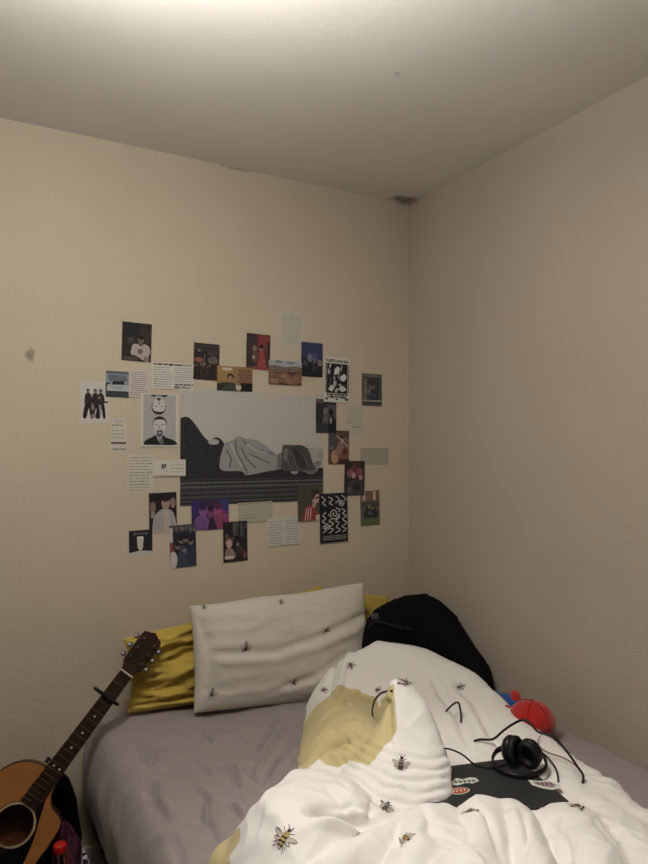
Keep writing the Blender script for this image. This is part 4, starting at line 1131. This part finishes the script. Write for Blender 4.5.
paper('photo_print', 'blue lit photo print of people at a concert left of the band poster', 'photo', 301, 341.8, 322.4, 377.5, (40, 42, 58), sh, GP, .01, 1)
# band poster
sh = [R_(.10, .14, .90, .80, (38, 35, 32)), T_('NIRVANA', .06, .045, .95, .12, (34, 31, 28))]
sh += blobs(26, .16, .18, .84, .76, [(150, 142, 124), (128, 120, 106), (92, 86, 76), (30, 28, 26), (30, 28, 26)], .03, .09, 21)
sh += [S_([(.40, .26), (.52, .2), (.58, .27), (.52, .36), (.38, .38)], (156, 148, 128)), S_([(.62, .42), (.78, .36), (.86, .44), (.76, .52), (.64, .5)], (156, 148, 128)), S_([(.16, .72), (.28, .62), (.4, .66), (.3, .76)], (150, 142, 122)), S_([(.56, .7), (.7, .62), (.86, .7), (.7, .76)], (150, 142, 122))]
for k in range(14):
    y_ = .15+k*.046; sh += [R_(.035, y_, .09, y_+.03, DK), R_(.91, y_, .965, y_+.03, DK)]
sh += scrawl(.10, .81, .92, .86, 1, DK, 3, .9, .8)+scrawl(.15, .865, .85, .91, 1, DK, 4, .9, .9)+[R_(.06, .9, .16, .95, (70, 64, 58)), R_(.8, .9, .95, .95, (70, 64, 58)), R_(.46, .92, .54, .95, DK)]
paper('band_poster', 'black and white band poster with NIRVANA lettered across its top', 'poster', 323.5, 356.6, 349.3, 403, (158, 148, 124), sh, None, .02, 3)
paper('photo_print', 'grey framed photo print of a seated person, rightmost on the wall', 'photo', 361.7, 373.2, 381.8, 406.5, (74, 70, 60),
      [R_(.04, .03, .96, .1, (92, 86, 74)), R_(.12, .12, .88, .8, (56, 52, 44)), R_(.1, .16, .25, .8, (96, 88, 74)), E_(.5, .38, .15, .11, (104, 80, 62)), E_(.5, .31, .15, .07, (58, 46, 38)), S_([(.26, .8), (.32, .55), (.5, .48), (.72, .54), (.82, .8)], (44, 48, 52)), E_(.34, .56, .08, .09, (110, 86, 68)), R_(.04, .81, .96, .86, (112, 104, 88)), R_(.08, .88, .92, .95, (58, 54, 48)), R_(.3, .6, .7, .7, (62, 64, 66))], GP)
paper('photo_print', 'dark photo print of two people just below the band poster', 'photo', 315.5, 398.8, 336, 433.3, (44, 40, 36),
      [R_(0, 0, .35, .12, (96, 60, 48)), R_(.55, .15, 1, .6, (70, 66, 58)), E_(.46, .36, .12, .12, (98, 84, 74)), S_([(.30, .75), (.36, .5), (.5, .46), (.6, .6), (.58, .76)], (84, 74, 66)), E_(.74, .38, .11, .1, (36, 32, 30)), S_([(.55, 1), (.62, .55), (.76, .46), (.92, .6), (.98, 1)], (34, 32, 32)), R_(0, .7, .6, 1, (50, 50, 50)), E_(.72, .62, .06, .1, (112, 100, 88))], GP, 0, 2)
paper('printed_note', 'faint typed slip below the band poster', 'note', 345.2, 404.5, 363.8, 435, (146, 131, 104), scrawl(.1, .12, .9, .62, 6, (122, 110, 96), 31, .9, .3)+[R_(.35, .72, .85, .76, (112, 104, 98)), R_(.1, .55, .3, .6, (116, 106, 94))], GN)
paper('photo_print', 'brown toned photo print of a guitarist leaning back', 'photo', 328.2, 430.4, 348.8, 464.3, (84, 58, 42),
      [R_(0, 0, .4, .6, (66, 60, 58)), R_(.45, .2, 1, .9, (112, 66, 46)), E_(.3, .78, .17, .2, (146, 98, 58)), S_([(.3, .7), (.45, .4), (.62, .28), (.72, .5), (.5, .75)], (124, 84, 62)), E_(.62, .25, .12, .09, (56, 40, 34)), E_(.66, .30, .08, .07, (136, 98, 76))]+line([(.4, .15), (.95, .48)], .035, (138, 112, 92), .6)+[E_(.8, .62, .14, .12, (92, 44, 36)), E_(.15, .5, .08, .06, (104, 84, 74)), R_(.5, .85, 1, 1, (62, 40, 32))], GP, .01, 1)
paper('ticket', 'blank buff ticket on the far right of the wall display', 'ticket', 360.2, 447.9, 388.4, 464.8, (128, 114, 90), [R_(.04, .06, .96, .1, (120, 106, 82)), E_(.15, .3, .08, .12, (130, 104, 88))]+scrawl(.3, .3, .9, .8, 3, (118, 105, 82), 33, .8, .2), GT)
paper('photo_print', 'dark photo print of faces in red light above the garden photo', 'photo', 344, 461, 364.3, 495.2, (50, 40, 35),
      [E_(.3, .36, .18, .13, (124, 66, 56)), E_(.72, .32, .18, .14, (116, 58, 50)), E_(.5, .2, .14, .09, (88, 48, 42)), E_(.45, .42, .1, .09, (142, 100, 84)), E_(.8, .48, .1, .08, (138, 92, 78)), S_([(.05, 1), (.2, .62), (.5, .55), (.85, .6), (1, 1)], (58, 54, 48)), E_(.6, .75, .16, .12, (44, 40, 36)), E_(.25, .82, .1, .08, (84, 74, 64)), R_(.3, .05, .7, .1, (92, 44, 40))], GP, .02, 2)
paper('ticket', 'narrow white receipt with short printed lines below the band of four', 'ticket', 110.8, 418, 126.2, 452.3, (152, 138, 112), scrawl(.2, .05, .85, .14, 1, (122, 110, 92), 35, .9, .5)+scrawl(.05, .18, .95, .24, 1, INK, 36, .95, .5)+scrawl(.05, .32, .9, .62, 3, (116, 104, 88), 37, .6, .35)+[R_(.02, .70, .98, .755, (70, 62, 54))]+scrawl(.1, .86, .95, .97, 1, (96, 86, 74), 38, .6, .6), GT)
paper('handwritten_note', 'tall handwritten letter page left of the bench poster', 'note', 127, 454.3, 153.2, 492.6, (154, 139, 112), scrawl(.06, .05, .94, .97, 12, (112, 100, 84), 41, .7, .3), GN)
paper('ticket', 'white ticket with a small emblem overlapping the bench poster', 'ticket', 153, 459.6, 185.2, 476, (158, 144, 118), [R_(.25, .30, .31, .56, (60, 54, 48)), R_(.33, .30, .38, .52, (60, 54, 48)), R_(.25, .28, .4, .36, (60, 54, 48)), R_(.40, .6, .42, .72, (80, 72, 62))]+scrawl(.52, .22, .95, .85, 3, (124, 112, 94), 42, .9, .3)+[R_(0, .03, .6, .06, (136, 122, 98)), R_(0, .93, .97, .97, (130, 117, 94))], GT, 0, 3)
paper('photo_print', 'photo print of a man in a pale shirt raising both hands', 'photo', 149.1, 493, 176.4, 532.2, (36, 32, 29),
      [S_([(.10, 1), (.16, .62), (.38, .44), (.62, .40), (.86, .5), (.98, .8), (.98, 1)], (132, 118, 104)), S_([(.50, 1), (.54, .5), (.68, .5), (.72, 1)], (146, 118, 96)), E_(.60, .26, .15, .17, (132, 94, 78)), E_(.60, .15, .15, .08, (40, 32, 28)), E_(.86, .26, .1, .13, (128, 88, 74)), E_(.13, .36, .11, .13, (116, 82, 70)), R_(.04, .22, .08, .36, (116, 82, 70)), R_(.12, .2, .16, .36, (116, 82, 70)), R_(.20, .24, .24, .36, (110, 78, 66)), R_(.06, .45, .2, .62, (112, 100, 90))]
      + line([(.35, .6), (.32, 1)], .012, (88, 78, 72), .7)+line([(.8, .55), (.86, 1)], .012, (88, 78, 72), .7)+line([(.24, .6), (.2, .95)], .012, (92, 82, 76), .7)+line([(.46, .55), (.45, 1)], .010, (92, 82, 76), .7), GP, -.02, 1)
sh = [R_(0, .92, 1, 1, (146, 134, 114)), P_([(0, .93), (.5, .82), (1, .92), (1, 1), (0, 1)], (146, 134, 114))]
sh = [R_(.03, .0, 1, .86, (36, 34, 33)), P_([(.03, .97), (.03, .88), (.5, .80), (1, .86), (1, .97)], (146, 134, 114)), S_([(.37, .26), (.62, .26), (.62, .48), (.58, .76), (.42, .76), (.37, .5)], (150, 140, 118)), R_(.37, .25, .62, .32, (166, 154, 130)), R_(.22, .10, .80, .17, (74, 70, 66)), R_(.22, .06, .30, .2, (82, 76, 70)), R_(.72, .08, .8, .2, (82, 76, 70))]
paper('printed_card', 'square black card showing a white pint glass, lowest at left', 'card', 128.2, 530.8, 152.2, 554.6, (146, 134, 114), sh, GP, -.02)
paper('photo_print', 'purple and pink lit photo print of three people', 'photo', 191.3, 500.5, 228.5, 528.6, (56, 38, 62),
      [R_(0, 0, .3, .5, (48, 36, 84)), R_(.75, 0, 1, .4, (44, 46, 96)), R_(.6, .5, 1, 1, (126, 44, 70)), S_([(.04, 1), (.1, .62), (.3, .48), (.45, .65), (.46, 1)], (98, 56, 106)), E_(.32, .32, .13, .22, (112, 60, 104)), E_(.30, .2, .12, .14, (52, 34, 62)), E_(.52, .42, .1, .2, (104, 48, 74)), E_(.52, .28, .1, .1, (40, 28, 44)), E_(.70, .34, .11, .2, (142, 56, 84)), E_(.72, .22, .12, .13, (76, 32, 54)), S_([(.42, 1), (.48, .66), (.58, .62), (.66, 1)], (48, 30, 48)), E_(.86, .5, .08, .14, (112, 44, 88))], GP, -.02, 1)
sh = [R_(0, 0, 1, .16, (66, 58, 56)), R_(0, .16, 1, 1, (36, 37, 44)), S_([(0, 1), (.04, .6), (.2, .64), (.28, .8), (.2, 1)], (150, 134, 116)), R_(0, .40, .14, .62, (124, 46, 42)), R_(0, .06, .12, .4, (150, 134, 114))]
sh += blobs(22, .1, .02, .98, .16, [(96, 78, 70), (56, 48, 46), (84, 72, 66)], .03, .06, 51)
for cx, cy in ((.42, .38), (.62, .35), (.8, .42), (.3, .5)): sh += [E_(cx, cy, .10, .075, (112, 84, 70)), E_(cx, cy-.05, .1, .05, (36, 30, 28))]
sh += [S_([(.3, 1), (.35, .6), (.5, .5), (.66, .6), (.7, 1)], (52, 56, 66)), S_([(.64, 1), (.7, .58), (.82, .52), (1, .62), (1, 1)], (46, 48, 60)), E_(.55, .62, .08, .05, (104, 92, 84))]
paper('photo_print', 'dark photo print of a crowd of friends, lowest under the raised hands photo', 'photo', 169.6, 525.3, 195.7, 565.8, (36, 37, 44), sh, GP, -.03, 2)
paper('photo_print', 'dark photo print of a red haired person in a bar', 'photo', 223, 522, 247, 560.3, (38, 34, 31),
      [R_(.4, 0, .62, .35, (70, 66, 60)), R_(.7, .05, .85, .4, (60, 58, 54)), E_(.24, .50, .17, .12, (110, 60, 44)), E_(.24, .55, .12, .11, (148, 108, 88)), S_([(.05, .9), (.1, .70), (.25, .66), (.42, .72), (.48, .9)], (128, 92, 76)), R_(.06, .85, .42, .93, (150, 132, 114)), E_(.6, .58, .06, .05, (120, 90, 72)), E_(.72, .72, .1, .12, (62, 44, 40)), R_(.52, .62, .6, .85, (54, 50, 46)), E_(.88, .85, .08, .1, (104, 56, 44)), E_(.15, .35, .07, .06, (84, 60, 50))]+blobs(8, .4, .1, .95, .6, [(62, 58, 54), (76, 66, 58), (48, 44, 42)], .03, .06, 52), GP, -.02, 2)
paper('ticket', 'buff ticket just under the lower edge of the bench poster', 'ticket', 238, 502.6, 272.3, 521, (134, 120, 92), [R_(.0, .05, 1, .09, (118, 104, 78))]+scrawl(.08, .55, .5, .85, 2, (112, 100, 76), 61, .8, .3)+scrawl(.3, .15, .9, .4, 2, (120, 106, 82), 62, .8, .2), GT, -.02, 1)
paper('handwritten_note', 'setlist style note in two blue ink columns below the buff ticket', 'note', 267, 518.5, 300.3, 543.8, (150, 138, 116), scrawl(.04, .08, .46, .95, 9, (104, 98, 100), 63, .9, .32)+scrawl(.54, .08, .97, .95, 9, (104, 98, 100), 64, .9, .32), GN, -.02, 2)
sh = [R_(0, .04, 1, .5, (66, 62, 46)), R_(0, .5, .3, 1, (70, 58, 46)), S_([(.16, 1), (.24, .72), (.42, .56), (.62, .62), (.8, .8), (.82, 1)], (138, 40, 36)), E_(.70, .36, .15, .17, (150, 108, 86)), S_([(.52, .34), (.58, .16), (.76, .12), (.86, .24), (.72, .28), (.6, .42)], (62, 44, 34)), R_(.70, .34, .9, .39, (44, 38, 34)), P_([(.58, .5), (.72, .5), (.7, .64), (.56, .62)], (140, 98, 78)), P_([(.7, .86), (.95, .82), (1, 1), (.7, 1)], (140, 128, 110))]
for k in range(3): sh += line([(.34+k*.09, .64), (.27+k*.10, 1)], .022, (160, 134, 116), .75)
paper('photo_print', 'photo print of a person in a red striped tracksuit jacket', 'photo', 297.3, 485.2, 322.5, 520, (66, 60, 46), sh, GP, -.02, 3)
# abstract squiggle poster (a plain generic pattern)
WH = (150, 140, 118); sh = []
rr = random.Random(77)
for i in range(4):
    q = []
    for j in range(13):
        q.append((.15+i*.235+(.085 if j % 2 else -.075)*(.5+.6*rr.random()), .06+j*.062+.03*(rr.random()-.5)))
    k0 = rr.randint(3, 6)
    sh += curve(q[:k0], .020, WH, .6)+curve(q[k0+1:], .020, WH, .6)
for cx, cy, r0 in ((.5, .42, .12), (.24, .66, .07), (.76, .2, .07)):
    sh.append(E_(cx, cy, r0*1.5, r0, (34, 33, 33))); sh += curve([(cx+r0*1.5*(1-t/14)*math.cos(t*.9), cy+r0*(1-t/14)*math.sin(t*.9)) for t in range(13)], .018, WH, .6)
for k in range(3): sh.append(R_(.08, .86+k*.035, .92, .872+k*.035, (120, 112, 98)))
paper('poster', 'black poster with white squiggle line pattern right of the red jacket photo', 'poster', 319.2, 493.6, 347, 541, (34, 33, 33), sh, None, -.02, 4)
paper('photo_print', 'photo print of people on grass before a red brick building', 'photo', 360.3, 491, 379.5, 525, (84, 74, 54),
      [R_(0, 0, 1, .32, (116, 72, 52)), R_(.12, .02, .26, .28, (140, 124, 104)), R_(.66, .02, .8, .28, (140, 124, 104)), R_(0, .3, 1, .45, (70, 66, 48)), R_(0, .74, 1, 1, (84, 84, 48)), S_([(.15, .76), (.25, .5), (.5, .4), (.75, .48), (.88, .76)], (46, 46, 40)), E_(.45, .45, .08, .06, (118, 92, 72)), E_(.62, .5, .07, .05, (110, 86, 68)), E_(.5, .64, .12, .07, (70, 72, 72)), E_(.3, .6, .1, .08, (56, 52, 46))], GP, -.02)
